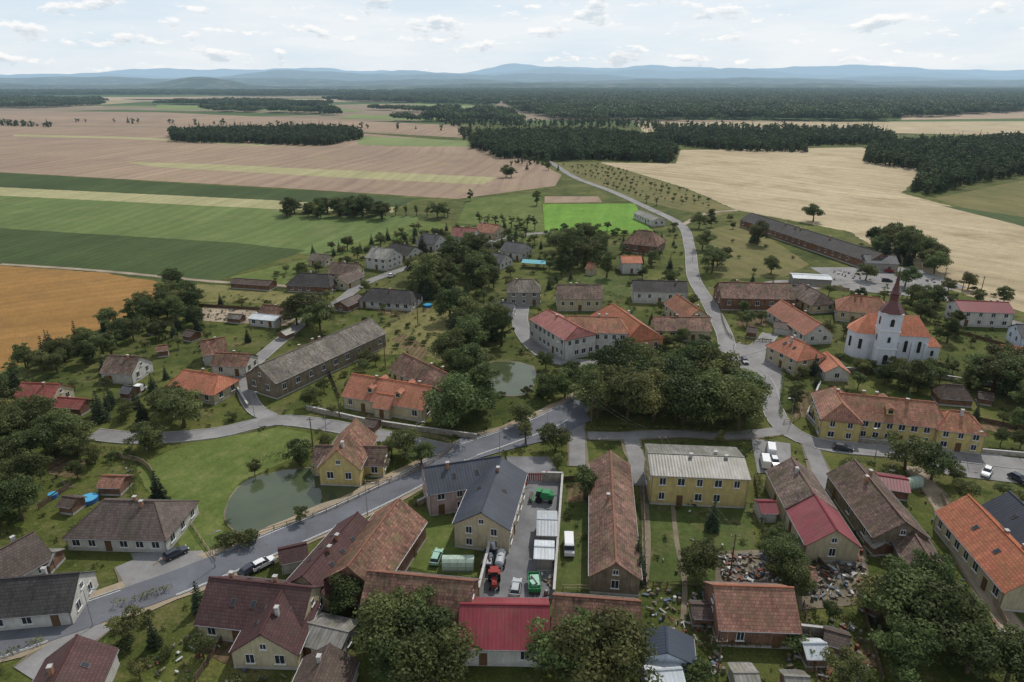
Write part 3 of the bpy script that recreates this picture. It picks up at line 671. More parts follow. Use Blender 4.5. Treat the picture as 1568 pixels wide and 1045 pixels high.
# ------------------------------------------------------------------ vegetation prototypes
def leafy(name,cent,rad,n,leaf,mats,trunk=None,seed=0,droop=None,flat=.85,cull=True):
    r=np.random.default_rng(seed); cent=np.array(cent,float); rad=np.array(rad,float)
    wgt=rad**2; wgt/=wgt.sum(); idx=r.choice(len(cent),n,p=wgt)
    d=r.normal(size=(n,3)); d/=np.linalg.norm(d,axis=1)[:,None]; d[:,2]=np.where(d[:,2]<-.3,-d[:,2]*.6,d[:,2])
    rr=rad[idx]*(r.uniform(.5,1.15,n)); p=cent[idx]+d*rr[:,None]*np.array([1,1,flat])
    if cull:
        keep=np.ones(n,bool)
        for c,q in zip(cent,rad):
            keep&=np.linalg.norm((p-c)/np.array([1,1,flat]),axis=1)>q*.5
        p=p[keep]; d=d[keep]; idx=idx[keep]
    n=len(p); nrm=d+r.normal(size=(n,3))*.6; nrm/=np.linalg.norm(nrm,axis=1)[:,None]
    t=np.cross(nrm,r.normal(size=(n,3))); t/=np.linalg.norm(t,axis=1)[:,None]; b=np.cross(nrm,t)
    s=leaf*r.uniform(.5,1.2,n)[:,None]/2
    ofs=[(t*1.2,0),(b*.8,0),(-t*1.0,0),(-b*.9,0)]
    V=np.stack([p+o*s for o,_ in ofs],1).reshape(-1,3)
    lt=r.uniform(0,1,len(cent)); tone=np.clip(lt[idx]*.55+r.uniform(0,.45,n),0,1)
    me=bpy.data.meshes.new(name); tv=[];tf=[]
    if trunk: tv,tf=trunk.v,trunk.f
    allv=np.concatenate([V,np.array(tv).reshape(-1,3)]) if tv else V
    faces=(np.arange(4*n).reshape(-1,4)).tolist()+[tuple(i+4*n for i in f) for f in tf]
    me.from_pydata(allv.tolist(),[],faces)
    a=me.attributes.new('tone','FLOAT','FACE'); a.data.foreach_set('value',np.concatenate([tone,np.zeros(len(tf))]).astype(np.float32))
    for m in mats: me.materials.append(m)
    me.polygons.foreach_set('material_index',[0]*n+[1]*len(tf)); me.update(); return me
BARK=plain('bark',(.09,.07,.05,1),.95,.3,4)
LEAF=leafmat('foliage_broadleaf',(.082,.114,.038,1),.5,.35); LEAFL=leafmat('foliage_light',(.13,.15,.052,1),.5,.35); LEAFD=leafmat('foliage_conifer',(.052,.080,.042,1),.45,.2)
LEAFB=leafmat('foliage_bush',(.098,.128,.046,1),.55,.35); LFAR=leafmat('foliage_forest',(.060,.090,.038,1),.5,.25)
def broad(name,Hh,Rr,seed,n,leaf,mat=LEAF,base=.22,nl=20):
    r=np.random.default_rng(seed); cs=[];rs=[]
    zc=Hh*(base+(1-base)*.5); hz_=Hh*(1-base)*.5
    for i in range(nl):
        d=r.normal(size=3); d/=np.linalg.norm(d); k=r.uniform(.5,1.08)
        q=Rr*r.uniform(.18,.40)
        c=np.array([d[0]*(Rr-q)*k*1.1,d[1]*(Rr-q)*k*1.1,zc+d[2]*(hz_-q*.8)*k*1.1]); cs.append(c); rs.append(q)
    cs.append((0,0,zc)); rs.append(Rr*.45)
    tr=MB(); tr.cyl((0,0,-.2),(0.05*Rr,0,Hh*.35),.032*Hh,.02*Hh,0,7,False); tr.cyl((0.05*Rr,0,Hh*.35),(0,0,Hh*.75),.02*Hh,.006*Hh,0,6,False)
    for i in range(min(7,nl)):
        c=cs[i]; tr.cyl((0,0,Hh*(.25+.04*i)),tuple(c),.012*Hh,.004*Hh,0,5,False)
    return leafy(name,cs,rs,n,leaf,[mat,BARK],tr,seed)
def conifer(name,Hh,Rr,seed,n,leaf,mat=LEAFD):
    r=np.random.default_rng(seed); tr=MB(); tr.cyl((0,0,-.2),(0,0,Hh),.02*Hh,.003*Hh,0,6,False)
    cs=[];rs=[]
    nl=int(Hh*1.1)
    for i in range(nl):
        t=.08+.9*i/nl; R_=Rr*(1-t)**.85; m=max(3,int(7*(1-t)+2))
        for j in range(m):
            a=2*math.pi*(j+r.uniform(-.3,.3))/m+i*1.3; q=R_*r.uniform(.5,.85)
            cs.append((q*math.cos(a),q*math.sin(a),Hh*t-.12*q)); rs.append(max(.28,R_*.34))
        cs.append((0,0,Hh*t)); rs.append(max(.25,R_*.4))
    return leafy(name,cs,rs,n,leaf,[mat,BARK],tr,seed,flat=.5,cull=False)
PT={'broad':[broad('broadleaf_tree',10,4.8,i,7500,.40,m,.12+.03*(i%3),28) for i,m in enumerate((LEAF,LEAF,LEAF,LEAFL,LEAF,LEAFB,LEAF))],
 'tall':[broad('broadleaf_tree',12,3.7,20+i,6500,.40,LEAF,.12,26) for i in range(3)],
 'conifer':[conifer('spruce_tree',12,2.7,40+i,5500,.34) for i in range(3)],
 'small':[broad('fruit_tree',5,2.4,60+i,2400,.28,LEAFL if i%2 else LEAFB,.2,13) for i in range(4)],
 'bush':[broad('garden_bush',2.4,1.8,80+i,1100,.25,(LEAFB,LEAFL,LEAF,LEAFB)[i],.0,9) for i in range(4)],
 'young':[broad('young_tree',6,1.6,90+i,1300,.28,LEAFL,.25,9) for i in range(2)]}
BASEH={'broad':10,'tall':12,'conifer':12,'small':5,'bush':2.4,'young':6}
NM={'broad':'broadleaf_tree','tall':'broadleaf_tree','conifer':'spruce_tree','small':'fruit_tree','bush':'garden_bush','young':'young_tree'}
TREES=[]
POOLS=[G(137,768),G(655,470),G(82,762)]
for q in POOLS: FOOT.append((q[0],q[1],0,2.5,2.5))
def tree(kind,x,y,h,wide=1.0):
    o=bpy.data.objects.new(NM[kind],random.choice(PT[kind])); s=h/BASEH[kind]
    o.location=(x,y,0); o.scale=(s*wide*random.uniform(.88,1.15),s*wide*random.uniform(.88,1.15),s); o.rotation_euler=(0,0,random.uniform(0,6.28))
    link(o); TREES.append((x,y,s*2)); return o
def infoot(x,y,m=0):
    for cx,cy,rz,a,b in FOOT:
        dx,dy=x-cx,y-cy; u=dx*math.cos(rz)+dy*math.sin(rz); v=-dx*math.sin(rz)+dy*math.cos(rz)
        if abs(u)<a+m and abs(v)<b+m: return True
    return False
def free(x,y,m=1.0):
    if infoot(x,y,m): return False
    if onroad((x,y),None,m): return False
    for b in BLOCK:
        if inpoly((x,y),b): return False
    return True
VIEWS=[GP([(742,545),(826,550),(826,650),(745,640)])]   # open bank in front of the small pond
def zone(px,sp,kinds,hr_,prob=1.0,m=1.2,avoid=(),wide=1.0):
    g=GP(px); xs=[a for a,_ in g]; ys=[b for _,b in g]; x=min(xs)
    while x<max(xs):
        y=min(ys)
        while y<max(ys):
            X=x+random.uniform(-.5,.5)*sp; Y=y+random.uniform(-.5,.5)*sp; y+=sp
            if random.random()>prob or not inpoly((X,Y),g): continue
            k=random.choice(kinds); h=random.uniform(*hr_)
            if k=='bush': h=random.uniform(1.2,2.8)
            if k=='small': h=min(h,random.uniform(3,5.5))
            if k=='young': h=random.uniform(4,7)
            mm=m+(.25*h if k in('broad','tall') else .1*h)
            if not free(X,Y,mm): continue
            if any(inpoly((X,Y),a) for a in avoid): continue
            if k!='bush' and inpoly((X,Y),VIEWS[0]): continue
            tree(k,X,Y,h,wide)
        x+=sp
for t in [(925,632,13,'broad'),(960,640,14.5,'broad'),(1000,644,14,'broad'),(1045,650,14,'broad'),(1085,652,13.5,'broad'),(1130,660,12.5,'broad'),(940,600,14,'broad'),(985,610,14,'broad'),
 (1065,590,13,'broad'),(1095,600,13,'broad'),(1030,612,13,'broad'),(1120,625,12,'broad'),(970,575,11,'broad'),(905,618,11,'broad'),(915,640,11,'broad'),(1145,640,11,'broad'),(700,655,13.5,'broad'),(735,628,14,'tall'),(722,600,14,'tall'),(798,655,6.5,'broad'),
 (768,530,13,'tall'),(742,530,13,'tall'),(695,530,13,'conifer'),(715,540,12,'broad'),(690,560,10,'broad'),(865,608,8,'broad'),(850,690,7,'broad'),(840,610,7,'broad'),(805,680,7,'young'),(282,655,11,'broad'),(265,640,9,'broad'),
 (155,645,9,'conifer'),(105,690,10,'broad'),(245,770,8,'conifer'),(228,690,7,'broad'),(620,700,7,'broad'),(645,712,6,'broad'),(458,712,6,'broad'),(540,738,6,'conifer'),(460,800,3.5,'small'),(600,700,5,'small'),
 (385,835,3,'bush'),(350,835,3.4,'bush'),(370,832,3.2,'bush'),(490,930,4,'conifer'),(535,935,7,'broad'),(600,1000,10,'broad'),(640,1030,11,'broad'),(615,975,9,'broad'),(665,1060,10,'broad'),
 (870,1045,10.5,'broad'),(915,1060,12.5,'broad'),(950,1045,10,'broad'),(885,1010,8.5,'tall'),(975,870,7,'conifer'),(978,890,6,'conifer'),(1055,770,6.5,'conifer'),(1090,812,7.5,'conifer'),(1068,880,7,'broad'),
 (895,765,7,'small'),(1195,880,7,'broad'),(1210,905,6,'broad'),(1190,850,6,'broad'),(1385,720,9,'broad'),(1425,735,9,'broad'),(1375,960,11,'broad'),
 (1420,990,11,'broad'),(1480,1030,10,'broad'),(1345,950,8,'broad'),(1410,920,9,'broad'),(1540,1050,9,'broad'),(1450,960,8,'broad'),(1290,1050,6,'broad'),(1245,575,7,'conifer'),(1390,598,9,'broad'),(1405,600,7,'broad'),
 (1520,600,12,'broad'),(1555,610,11,'broad'),(1535,575,11,'broad'),(1500,590,9,'broad'),(1450,525,9,'tall'),(1460,510,9,'tall'),(1160,375,13,'broad'),(1155,372,12,'conifer'),(1090,418,12,'broad'),(1098,408,10,'broad'),(1075,383,10,'broad'),
 (870,415,19,'tall'),(880,400,16,'tall'),(860,395,15,'broad'),(895,410,13,'broad'),(660,455,17,'tall'),(675,440,14,'broad'),(640,430,12,'broad'),(700,420,14,'broad'),(690,400,13,'tall'),(655,440,14,'broad'),(725,430,12,'broad'),
 (470,500,12,'broad'),(490,508,11,'broad'),(455,498,9,'broad'),(540,335,13,'broad'),(555,333,14,'broad'),(520,332,12,'broad'),(670,335,11,'broad'),(680,332,9,'tall'),(822,315,11,'tall'),(445,330,6,'broad'),(720,308,8,'tall'),(775,272,11,'broad'),(783,272,9,'broad'),(1245,340,11,'broad'),
 (1385,400,14,'broad'),(1400,395,13,'broad'),(1370,385,12,'broad'),(1355,380,11,'broad'),(1430,420,10,'broad'),(1325,430,8,'broad'),(235,600,6,'conifer'),(1065,1045,4,'bush'),
 (1385,440,9,'broad'),(1410,470,9,'broad'),(1225,1000,4,'bush'),(725,580,10,'broad'),(710,570,9,'broad'),(575,560,4,'small'),(805,365,7,'young'),(1070,350,9,'broad'),(1005,315,7,'young'),(990,311,7,'young'),(70,555,9,'conifer'),(120,530,9,'conifer'),
 (1180,420,8,'broad'),(1060,470,5,'small'),(1020,530,5,'small'),(1045,525,5,'small'),(1075,535,5,'small'),(1010,545,4,'bush'),(1040,540,4,'bush')]:
    x,y=G(t[0],t[1]); tree(t[3],x,y,t[2],1.22 if t[3]=='broad' else 1.1)
for i in range(8):
    x,y=G(735+i*12,345+i*1.0); tree('young',x,y,8,1.3)
for i in range(7):
    x,y=G(590+i*16,330+i*.5); tree('young',x,y,7,1.3)
for i in range(10):
    x,y=G(836+i*17,362-i*.2); tree('bush' if i%3 else 'small',x,y,3.5)
B_=['broad']
zone([(0,575),(110,522),(180,497),(240,462),(262,440),(300,452),(335,505),(270,522),(180,545),(60,590),(0,612)],6.2,['broad','broad','broad','tall','conifer'],(5.5,9),.85,.5,(),1.1)
zone([(0,640),(60,650),(130,690),(110,745),(60,800),(0,815),(-150,830),(-150,640)],6.5,B_,(7,11),.9,.5,(),1.1)
zone([(905,600),(1000,606),(1150,632),(1160,650),(1060,660),(920,655)],8,B_,(10,13),1,.2,(),1.2)
zone([(690,540),(740,560),(735,640),(690,650)],8,['broad','tall'],(8,12),1,.4,(),1.1)
zone([(640,385),(740,380),(760,440),(700,470),(650,460)],8,['broad','broad','tall','conifer'],(8,13),.8,.6,(),1.1)
zone([(690,480),(800,490),(792,530),(690,540)],8,['broad','broad','tall','conifer'],(8,13),.9,.3,(),1.1)
zone([(1350,960),(1420,930),(1568,980),(1700,1045),(1360,1060)],6.5,['broad','broad','small'],(6,9.5),.85,.8,(),1.1)
zone([(1490,540),(1640,560),(1640,680),(1500,600)],8,B_,(8,12),1,.8,(),1.1)
zone([(170,930),(310,915),(340,1060),(180,1060)],4.5,['bush','small','bush','conifer'],(3,6),.8)
zone([(845,370),(930,380),(930,430),(850,425)],9,['broad','tall'],(9,14),.7)
zone([(1060,330),(1130,340),(1380,385),(1390,400),(1130,352),(1070,350)],10,['broad','bush'],(4,9),.5)
zone([(470,390),(620,355),(790,345),(830,370),(640,400),(540,440),(450,445)],7,['small','bush','broad','conifer'],(4,8),.6)
zone([(500,322),(590,326),(590,337),(433,334),(440,326)],7,B_,(6,12),.85,1,(),1.2)
zone([(560,1000),(700,1000),(700,1060),(560,1060)],6,['broad','small','bush'],(4,8))
zone([(850,985),(985,985),(985,1060),(840,1060)],6,['broad','broad','bush'],(5,8))
zone([(330,930),(450,990),(440,1060),(300,1060)],4.5,['bush','small'],(2,4),.7)
zone([(985,905),(1090,905),(1090,1045),(1050,1045)],5,['bush','small'],(2,4),.5)
zone([(1180,460),(1200,520),(1130,520),(1120,470)],5.5,['bush','small','broad'],(3,7),.8)
zone([(1190,560),(1300,575),(1260,660),(1200,640)],5,['bush','small','bush'],(3,5),.75)
zone([(1300,562),(1500,572),(1500,602),(1300,592)],5,['bush','small','broad'],(4,7),.9)
zone([(920,650),(1150,660),(1150,690),(920,680)],6,['bush','small'],(2,5),.6)
zone([(1160,740),(1230,780),(1230,880),(1165,890)],5,['small','bush','bush'],(4,6),.8)
zone([(1290,740),(1320,860),(1260,850)],5,['small','bush'],(3,6),.7)
zone([(1060,960),(1568,960),(1568,1050),(1060,1050)],4.6,['small','bush','bush'],(2.5,4.5),.55)
zone([(1410,390),(1568,470),(1568,490),(1400,440)],8,['bush','broad'],(5,9),.6)
zone([(1380,430),(1470,450),(1470,520),(1430,530),(1400,480)],7,['broad','small'],(6,10),.8)
zone([(1340,365),(1430,385),(1440,430),(1380,420),(1340,395)],8,['broad','broad','conifer'],(8,13),.95,.5,(),1.15)
zone([(1510,640),(1568,640),(1568,700),(1500,690)],6,['bush','small','broad'],(4,8),.8)
zone([(1350,900),(1440,890),(1500,960),(1450,970),(1350,950)],6.5,['broad','small'],(5,8),.7,.8,(),1.1)
zone([(1120,355),(1250,405),(1200,425),(1100,425)],10,['bush','small'],(2,5),.4)
zone([(390,600),(560,560),(520,625),(400,630)],6,['bush','small'],(3,6),.5)
zone([(60,600),(260,560),(280,640),(150,660),(60,650)],6,['broad','small','bush','conifer'],(4,8),.75)
zone([(100,660),(250,680),(220,720),(150,725),(110,740)],6,['broad','small','bush'],(4,7),.5)
zone([(830,560),(900,565),(900,605),(835,640)],7,['broad','bush'],(5,8),.9)
VIL=[(0,600),(240,470),(350,440),(480,400),(640,350),(820,355),(1050,350),(1090,430),(1240,420),(1450,450),(1568,490),(1700,560),(1700,1060),(-200,1060),(-200,640)]
lawns=[GP(p) for p in ([(208,716),(262,690),(330,672),(430,655),(478,664),(470,692),(380,732),(345,790),(332,845),(290,858),(262,820)],[(598,868),(640,782),(736,800),(722,884)],[(985,770),(1150,772),(1165,890),(1100,905),(990,890)],[(865,735),(914,735),(920,880),(975,905),(858,905)],[(1300,540),(1450,560),(1420,580),(1280,570)],
   [(1095,845),(1325,838),(1335,925),(1225,935),(1215,895),(1095,895)],[(585,505),(640,470),(700,480),(690,560),(640,540),(570,545)],[(870,425),(962,420),(962,455),(930,462)],[(310,470),(470,474),(440,500),(310,492)],[(244,432),(350,438),(470,452),(440,466),(300,462),(246,450)])]
zone(VIL,7.2,['bush','bush','bush','small','small','small','broad','conifer'],(4,7.5),.52,1.0,lawns)
zone([(864,740),(912,740),(915,880),(862,880)],8,['bush','small'],(2,4),.3)
zone([(585,505),(640,470),(700,480),(690,560),(640,540),(570,545)],5,['bush'],(1,2),.3)
def hedge(px,w=1.0,h=1.5,dens=34,mat=LEAFB):
    L=smooth_line(GP(px),1.2); cs=[(p[0]+random.uniform(-.15,.15),p[1]+random.uniform(-.15,.15),h*.5*random.uniform(.85,1.1)) for p in L]; 
    c0=cs[len(cs)//2]; cs=[(a-c0[0],b-c0[1],c) for a,b,c in cs]
    me=leafy('hedge',cs,[w*random.uniform(.55,.85) for _ in cs],int(dens*len(cs)*1.2),.28,[mat],None,random.randrange(999),flat=h/w*.6,cull=False)
    o=bpy.data.objects.new('hedge',me); o.location=(c0[0],c0[1],0); link(o)
hedge([(655,655),(740,668)],1.2,1.6); hedge([(382,720),(420,704),(470,695)],1.5,2); hedge([(1265,672),(1340,678)]); hedge([(180,930),(260,905)]); hedge([(895,660),(950,662)],1.2)
hedge([(990,770),(1150,775)],.7,.9); hedge([(1200,560),(1195,640)],.8,1); hedge([(0,1010),(60,985)],1,1.4); hedge([(590,700),(560,740)],1,1.4); hedge([(1000,1000),(1230,985)],1,1.4); hedge([(350,438),(470,448)],1,1.4,40)
hedge([(1070,905),(1080,1000)],.8,1.3); hedge([(870,430),(960,460)],1,1.4); hedge([(1290,572),(1440,583)],1.2,1.5); hedge([(920,652),(1150,668)],1.2,1.4); hedge([(1160,735),(1175,880)],1.2,2); hedge([(310,500),(300,470)],1.2,2)
hedge([(150,690),(200,700),(205,760)],1.2,1.6); hedge([(845,605),(880,595)],1.2,1.6); hedge([(985,530),(1080,540)],.9,1.1); hedge([(1130,520),(1180,524)],1,1.3); hedge([(700,500),(760,540)],1.4,2); hedge([(480,450),(520,470)],1.2,1.8)
# ------------------------------------------------------------------ forests (instanced collections)
def inst_group(name,meshes):
    col=bpy.data.collections.new(name)
    for m in meshes: col.objects.link(bpy.data.objects.new(name+'_model',m))
    return col
farT=[broad('forest_tree',13,4.8,200+i,480,1.2,LFAR,.02,11) for i in range(4)]+[conifer('forest_spruce',15,3.4,210+i,420,1.1,LFAR) for i in range(2)]
def clump(seed):
    r=np.random.default_rng(seed); cs=[];rs=[]
    for i in range(34):
        cs.append((r.uniform(-17,17),r.uniform(-17,17),r.uniform(6,11))); rs.append(r.uniform(3,4.6))
    return leafy('forest_clump',cs,rs,1300,3.0,[LFAR,BARK],None,seed,flat=1.3,cull=False)
TUFT=[broad('weed_tuft',.7,.8,300+i,90,.22,(LEAFB,LEAFL,LEAF)[i],0,5) for i in range(3)]
COLF=inst_group('forest_tree',farT); COLC=inst_group('forest_canopy',[clump(i) for i in range(3)]); COLT=inst_group('weed_tuft',TUFT)
def scatter(name,px,sp,col,smin,smax,prob=1,test=None):
    g=GP(px); xs=[a for a,_ in g]; ys=[b for _,b in g]; pts=[]
    for x in np.arange(min(xs),max(xs),sp):
        for y in np.arange(min(ys),max(ys),sp):
            X=x+random.uniform(-.5,.5)*sp;Y=y+random.uniform(-.5,.5)*sp
            if random.random()<prob and inpoly((X,Y),g) and (test is None or test(X,Y)): pts.append((X,Y,0))
    if not pts: return
    me=bpy.data.meshes.new(name); me.from_pydata(pts,[],[]); n=len(pts)
    a=me.attributes.new('rot','FLOAT_VECTOR','POINT'); rv=np.zeros((n,3),np.float32); rv[:,2]=rng.uniform(0,6.28,n); a.data.foreach_set('vector',rv.ravel())
    a=me.attributes.new('scl','FLOAT','POINT'); a.data.foreach_set('value',rng.uniform(smin,smax,n).astype(np.float32))
    o=bpy.data.objects.new(name,me); link(o)
    ng=bpy.data.node_groups.new(name,'GeometryNodeTree')
    ng.interface.new_socket('Geometry',in_out='INPUT',socket_type='NodeSocketGeometry'); ng.interface.new_socket('Geometry',in_out='OUTPUT',socket_type='NodeSocketGeometry')
    gi=ng.nodes.new('NodeGroupInput'); go=ng.nodes.new('NodeGroupOutput'); ip=ng.nodes.new('GeometryNodeInstanceOnPoints')
    ci=ng.nodes.new('GeometryNodeCollectionInfo'); ci.inputs['Collection'].default_value=col; ci.inputs['Separate Children'].default_value=True; ci.inputs['Reset Children'].default_value=True
    ra=ng.nodes.new('GeometryNodeInputNamedAttribute'); ra.data_type='FLOAT_VECTOR'; ra.inputs['Name'].default_value='rot'
    sa=ng.nodes.new('GeometryNodeInputNamedAttribute'); sa.data_type='FLOAT'; sa.inputs['Name'].default_value='scl'
    ip.inputs['Pick Instance'].default_value=True
    ng.links.new(gi.outputs[0],ip.inputs['Points']); ng.links.new(ci.outputs[0],ip.inputs['Instance'])
    ng.links.new(ra.outputs[0],ip.inputs['Rotation']); ng.links.new(sa.outputs[0],ip.inputs['Scale']); ng.links.new(ip.outputs[0],go.inputs[0])
    md=o.modifiers.new('instances','NODES'); md.node_group=ng
S=scatter
S('forest',[(262,217),(300,219),(380,220),(470,224),(500,224),(556,213),(548,205),(480,201),(400,203),(262,207)],6,COLF,.55,1.25)
S('forest',[(722,228),(745,234),(760,243),(800,244),(850,248),(900,245),(960,247),(1030,250),(1036,236),(1010,220),(900,208),(730,210)],5.8,COLF,.6,1.35)
S('forest',[(1000,216),(1060,226),(1130,232),(1236,234),(1232,224),(1370,221),(1360,211),(1200,208),(1010,208)],6.5,COLF,.55,1.25)
S('forest',[(1322,249),(1400,262),(1440,275),(1395,292),(1420,300),(1480,284),(1568,268),(1850,262),(1850,222),(1568,217),(1330,232)],6.2,COLF,.6,1.35)
S('forest',[(975,196),(1040,204),(1200,206),(1350,208),(1340,200),(1000,195)],9,COLF,.6,1.1,.5)
S('hedgerow',[(770,250),(820,242),(860,262),(800,262)],9,COLF,.4,.8,.4)
S('hedgerow',[(0,191),(80,194),(80,196),(0,193)],9,COLF,.5,1.0,.7)
S('hedgerow',[(700,203),(720,203),(735,222),(722,226)],8,COLF,.5,1.0,.7)
S('distant_trees',[(640,178),(760,176),(800,190),(1000,188),(1000,196),(700,196)],14,COLF,.7,1.2,.45)
S('distant_trees',[(100,186),(700,199),(700,201),(100,188)],14,COLF,.5,1.0,.2)
for px,pr in (([(790,170),(870,186),(1120,184),(1340,187),(1380,182),(1568,172),(1568,150),(1000,142),(760,146)],1),([(1340,176),(1568,170),(2300,165),(2300,142),(1500,142)],1),
  ([(-400,166),(60,166),(155,162),(155,156),(0,152),(-400,152)],1),([(230,160),(330,163),(490,167),(500,162),(400,158)],1),([(500,155),(620,158),(760,163),(760,153),(560,150)],.9),
  ([(300,172),(450,174),(520,178),(500,173),(350,169)],.8),([(-400,145),(0,146.5),(300,146),(400,148),(600,147),(760,149),(760,142),(300,140.5),(-400,141)],.9),([(560,168),(760,172),(800,182),(700,178)],.5),([(640,146),(1568,146),(1700,138),(640,138)],.85),([(600,186),(700,189),(800,191),(800,185),(700,182)],.6)):
    S('distant_forest',px,30,COLC,.7,1.35,pr)
S('weeds',VIL,3.4,COLT,.4,1.5,.5,lambda x,y:y<260 and abs(x)<.8*y+20 and free(x,y,.2) and not any(inpoly((x,y),a) for a in lawns[:2]))
og=GP([(862,254),(918,252),(1040,290),(1115,322),(1060,318),(960,298),(885,270)])
pts=[]
a0=np.array(G(862,254)); a1=np.array(G(1110,325)); dr=(a1-a0)/np.linalg.norm(a1-a0); nn=np.array((-dr[1],dr[0]))
for i in range(-12,14):
    for j in range(0,70):
        q=a0+dr*j*9+nn*i*11
        if inpoly(q,og) and random.random()<.85: pts.append(q+np.array((random.uniform(-1.5,1.5),random.uniform(-1.5,1.5))))
oc=empty('orchard_trees')
for q in pts[:420]:
    o=bpy.data.objects.new('tree',PT['small'][random.choice((1,3))]); s=random.uniform(.35,.75); o.scale=(s,s,s); o.location=(q[0],q[1],0); o.rotation_euler=(0,0,random.uniform(0,6)); link(o,oc)
# ------------------------------------------------------------------ hills
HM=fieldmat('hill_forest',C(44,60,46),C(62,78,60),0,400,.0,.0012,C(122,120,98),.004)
def hills(name,d,base,peaks,seed,depth):
    r=random.Random(seed); n=420; ph=[(r.uniform(0,6.28),k) for k in (2,5,9,17,31,57,96)]
    vs=[];fs=[]
    for i in range(n+1):
        u=i/n; ang=(u-.5)*math.radians(110)
        h=base*(1+.35*sum(math.sin(k*6.28*u+p)/(1+k*.18) for p,k in ph))
        px_=784+F*math.tan(ang)
        for (c,wd,hh) in peaks: h+=hh*math.exp(-((px_-c)/wd)**2)
        h=max(4,h)
        for k,(dd,hh) in enumerate(((0,-5),(.25,.35),(.6,.8),(1,1),(1.6,.4),(2.4,-.1))):
            D=d+depth*dd; Z=h*hh if hh>0 else -5
            vs.append((D*math.tan(ang),D,Z))
    for i in range(n):
        for k in range(5): fs.append((i*6+k,(i+1)*6+k,(i+1)*6+k+1,i*6+k+1))
    mb=MB(); mb.add(vs,fs); mb.obj(name,[HM],smooth=True)
hills('hills',6500,30,[(60,120,20),(340,60,76),(900,180,14),(1250,200,10)],1,900)
hills('hills',9500,62,[(120,150,50),(430,90,60),(620,120,35),(1050,160,20),(1500,200,20)],2,1500)
hills('hills',14000,120,[(480,90,150),(700,160,70),(200,120,60),(1250,260,30)],3,2500)
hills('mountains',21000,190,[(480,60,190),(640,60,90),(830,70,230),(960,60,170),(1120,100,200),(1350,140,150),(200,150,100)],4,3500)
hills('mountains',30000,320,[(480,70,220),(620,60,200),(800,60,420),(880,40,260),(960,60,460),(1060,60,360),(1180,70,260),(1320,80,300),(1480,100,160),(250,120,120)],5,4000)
# ------------------------------------------------------------------ fences and walls
WOOD=plain('fence_wood',(.30,.23,.16,1),.85,.25,2); WOODD=plain('dark_wood',(.11,.08,.055,1),.9,.3,2); STONE=plain('garden_wall_stone',(.30,.27,.225,1),.9,.35,1)
def fence(px,h=1.1,mat=WOOD,name='wooden_fence',rails=2,step=2.2):
    L=smooth_line(GP(px),step); mb=MB()
    for i,p in enumerate(L):
        mb.box((p[0],p[1],h/2),(.14,.14,h+.1))
        if i<len(L)-1:
            q=L[i+1]; d=q-p; ln=np.linalg.norm(d); a=math.atan2(d[1],d[0]); c=(p+q)/2
            for k in range(rails): mb.box((c[0],c[1],h*(k+.9)/rails-.05),(ln,.06,.13),0,rz=a)
            if rails>2: mb.box((c[0],c[1],h*.5),(ln,.03,h*.85),0,rz=a)
    mb.obj(name,[mat])
def wall(px,h=1.6,t=.35,mat=STONE,name='garden_wall'):
    L=[np.array(p) for p in GP(px)]; mb=MB()
    for p,q in zip(L[:-1],L[1:]):
        d=q-p; ln=np.linalg.norm(d); a=math.atan2(d[1],d[0]); c=(p+q)/2
        mb.box((c[0],c[1],h/2),(ln,t,h),0,rz=a); mb.box((c[0],c[1],h+.05),(ln+.1,t+.14,.1),1,rz=a)
    mb.obj(name,[mat,CONC])
fence([(345,835),(420,812),(500,785),(580,748),(640,722),(690,690),(680,676),(640,668)])
fence([(330,860),(310,830),(290,800)],1.0)
fence([(478,690),(520,716),(560,742),(600,735)],1.0)
wall([(733,918),(776,738)],2.4,.3); wall([(848,918),(861,738)],2.0,.3); wall([(776,738),(800,737)],2.2); wall([(830,737),(861,738)],2.2)
wall([(470,628),(560,648),(640,660),(730,672)],1.2,.4); wall([(360,592),(380,625)],1.2)
wall([(720,735),(640,775)],1.2)
wall([(1255,590),(1235,640),(1262,672),(1340,680),(1430,688),(1568,700)],1.1,.3)
wall([(1270,567),(1440,580),(1568,600)],1.2,.4)
wall([(1225,970),(1270,975),(1290,990)],1.6)
for px in ([(860,738),(915,733)],[(862,905),(975,905)],[(985,745),(990,900)],[(1155,735),(1180,890)],[(1000,900),(1085,900)],[(1240,850),(1270,880)],[(1330,860),(1420,880)],[(180,700),(230,720),(262,820)],[(60,780),(110,745)],
  [(340,985),(300,1045)],[(560,960),(700,965)],[(1200,650),(1225,640),(1215,600)],[(1100,470),(1120,520),(1180,525)],[(1430,500),(1568,540)],[(300,470),(470,480)],[(260,520),(300,470)],[(590,500),(640,480),(690,478)],[(500,560),(520,610)],
  [(900,385),(950,420)],[(830,360),(1000,360)],[(690,360),(780,372)],[(640,400),(700,390)],[(1470,640),(1568,660)],[(1250,440),(1300,446)],[(1440,760),(1480,850),(1540,960)],[(1090,985),(1220,985)],[(1230,930),(1250,1045)],[(1320,930),(1350,1045)]):
    fence(px,1.3,random.choice((WOODD,WOODD,WOOD)),'garden_fence',random.choice((2,3)))
gate=MB(); x,y=G(815,737)
for i in range(14): gate.box((-2.6+i*.4,0,1),(.3,.06,2))
gate.box((-3,0,1.2),(.3,.3,2.4)); gate.box((3,0,1.2),(.3,.3,2.4)); gate.box((0,.06,1.6),(5.6,.05,.15)); gate.obj('yard_gate',[plain('gate_red',(.25,.05,.04,1))],None,(x,y,0))
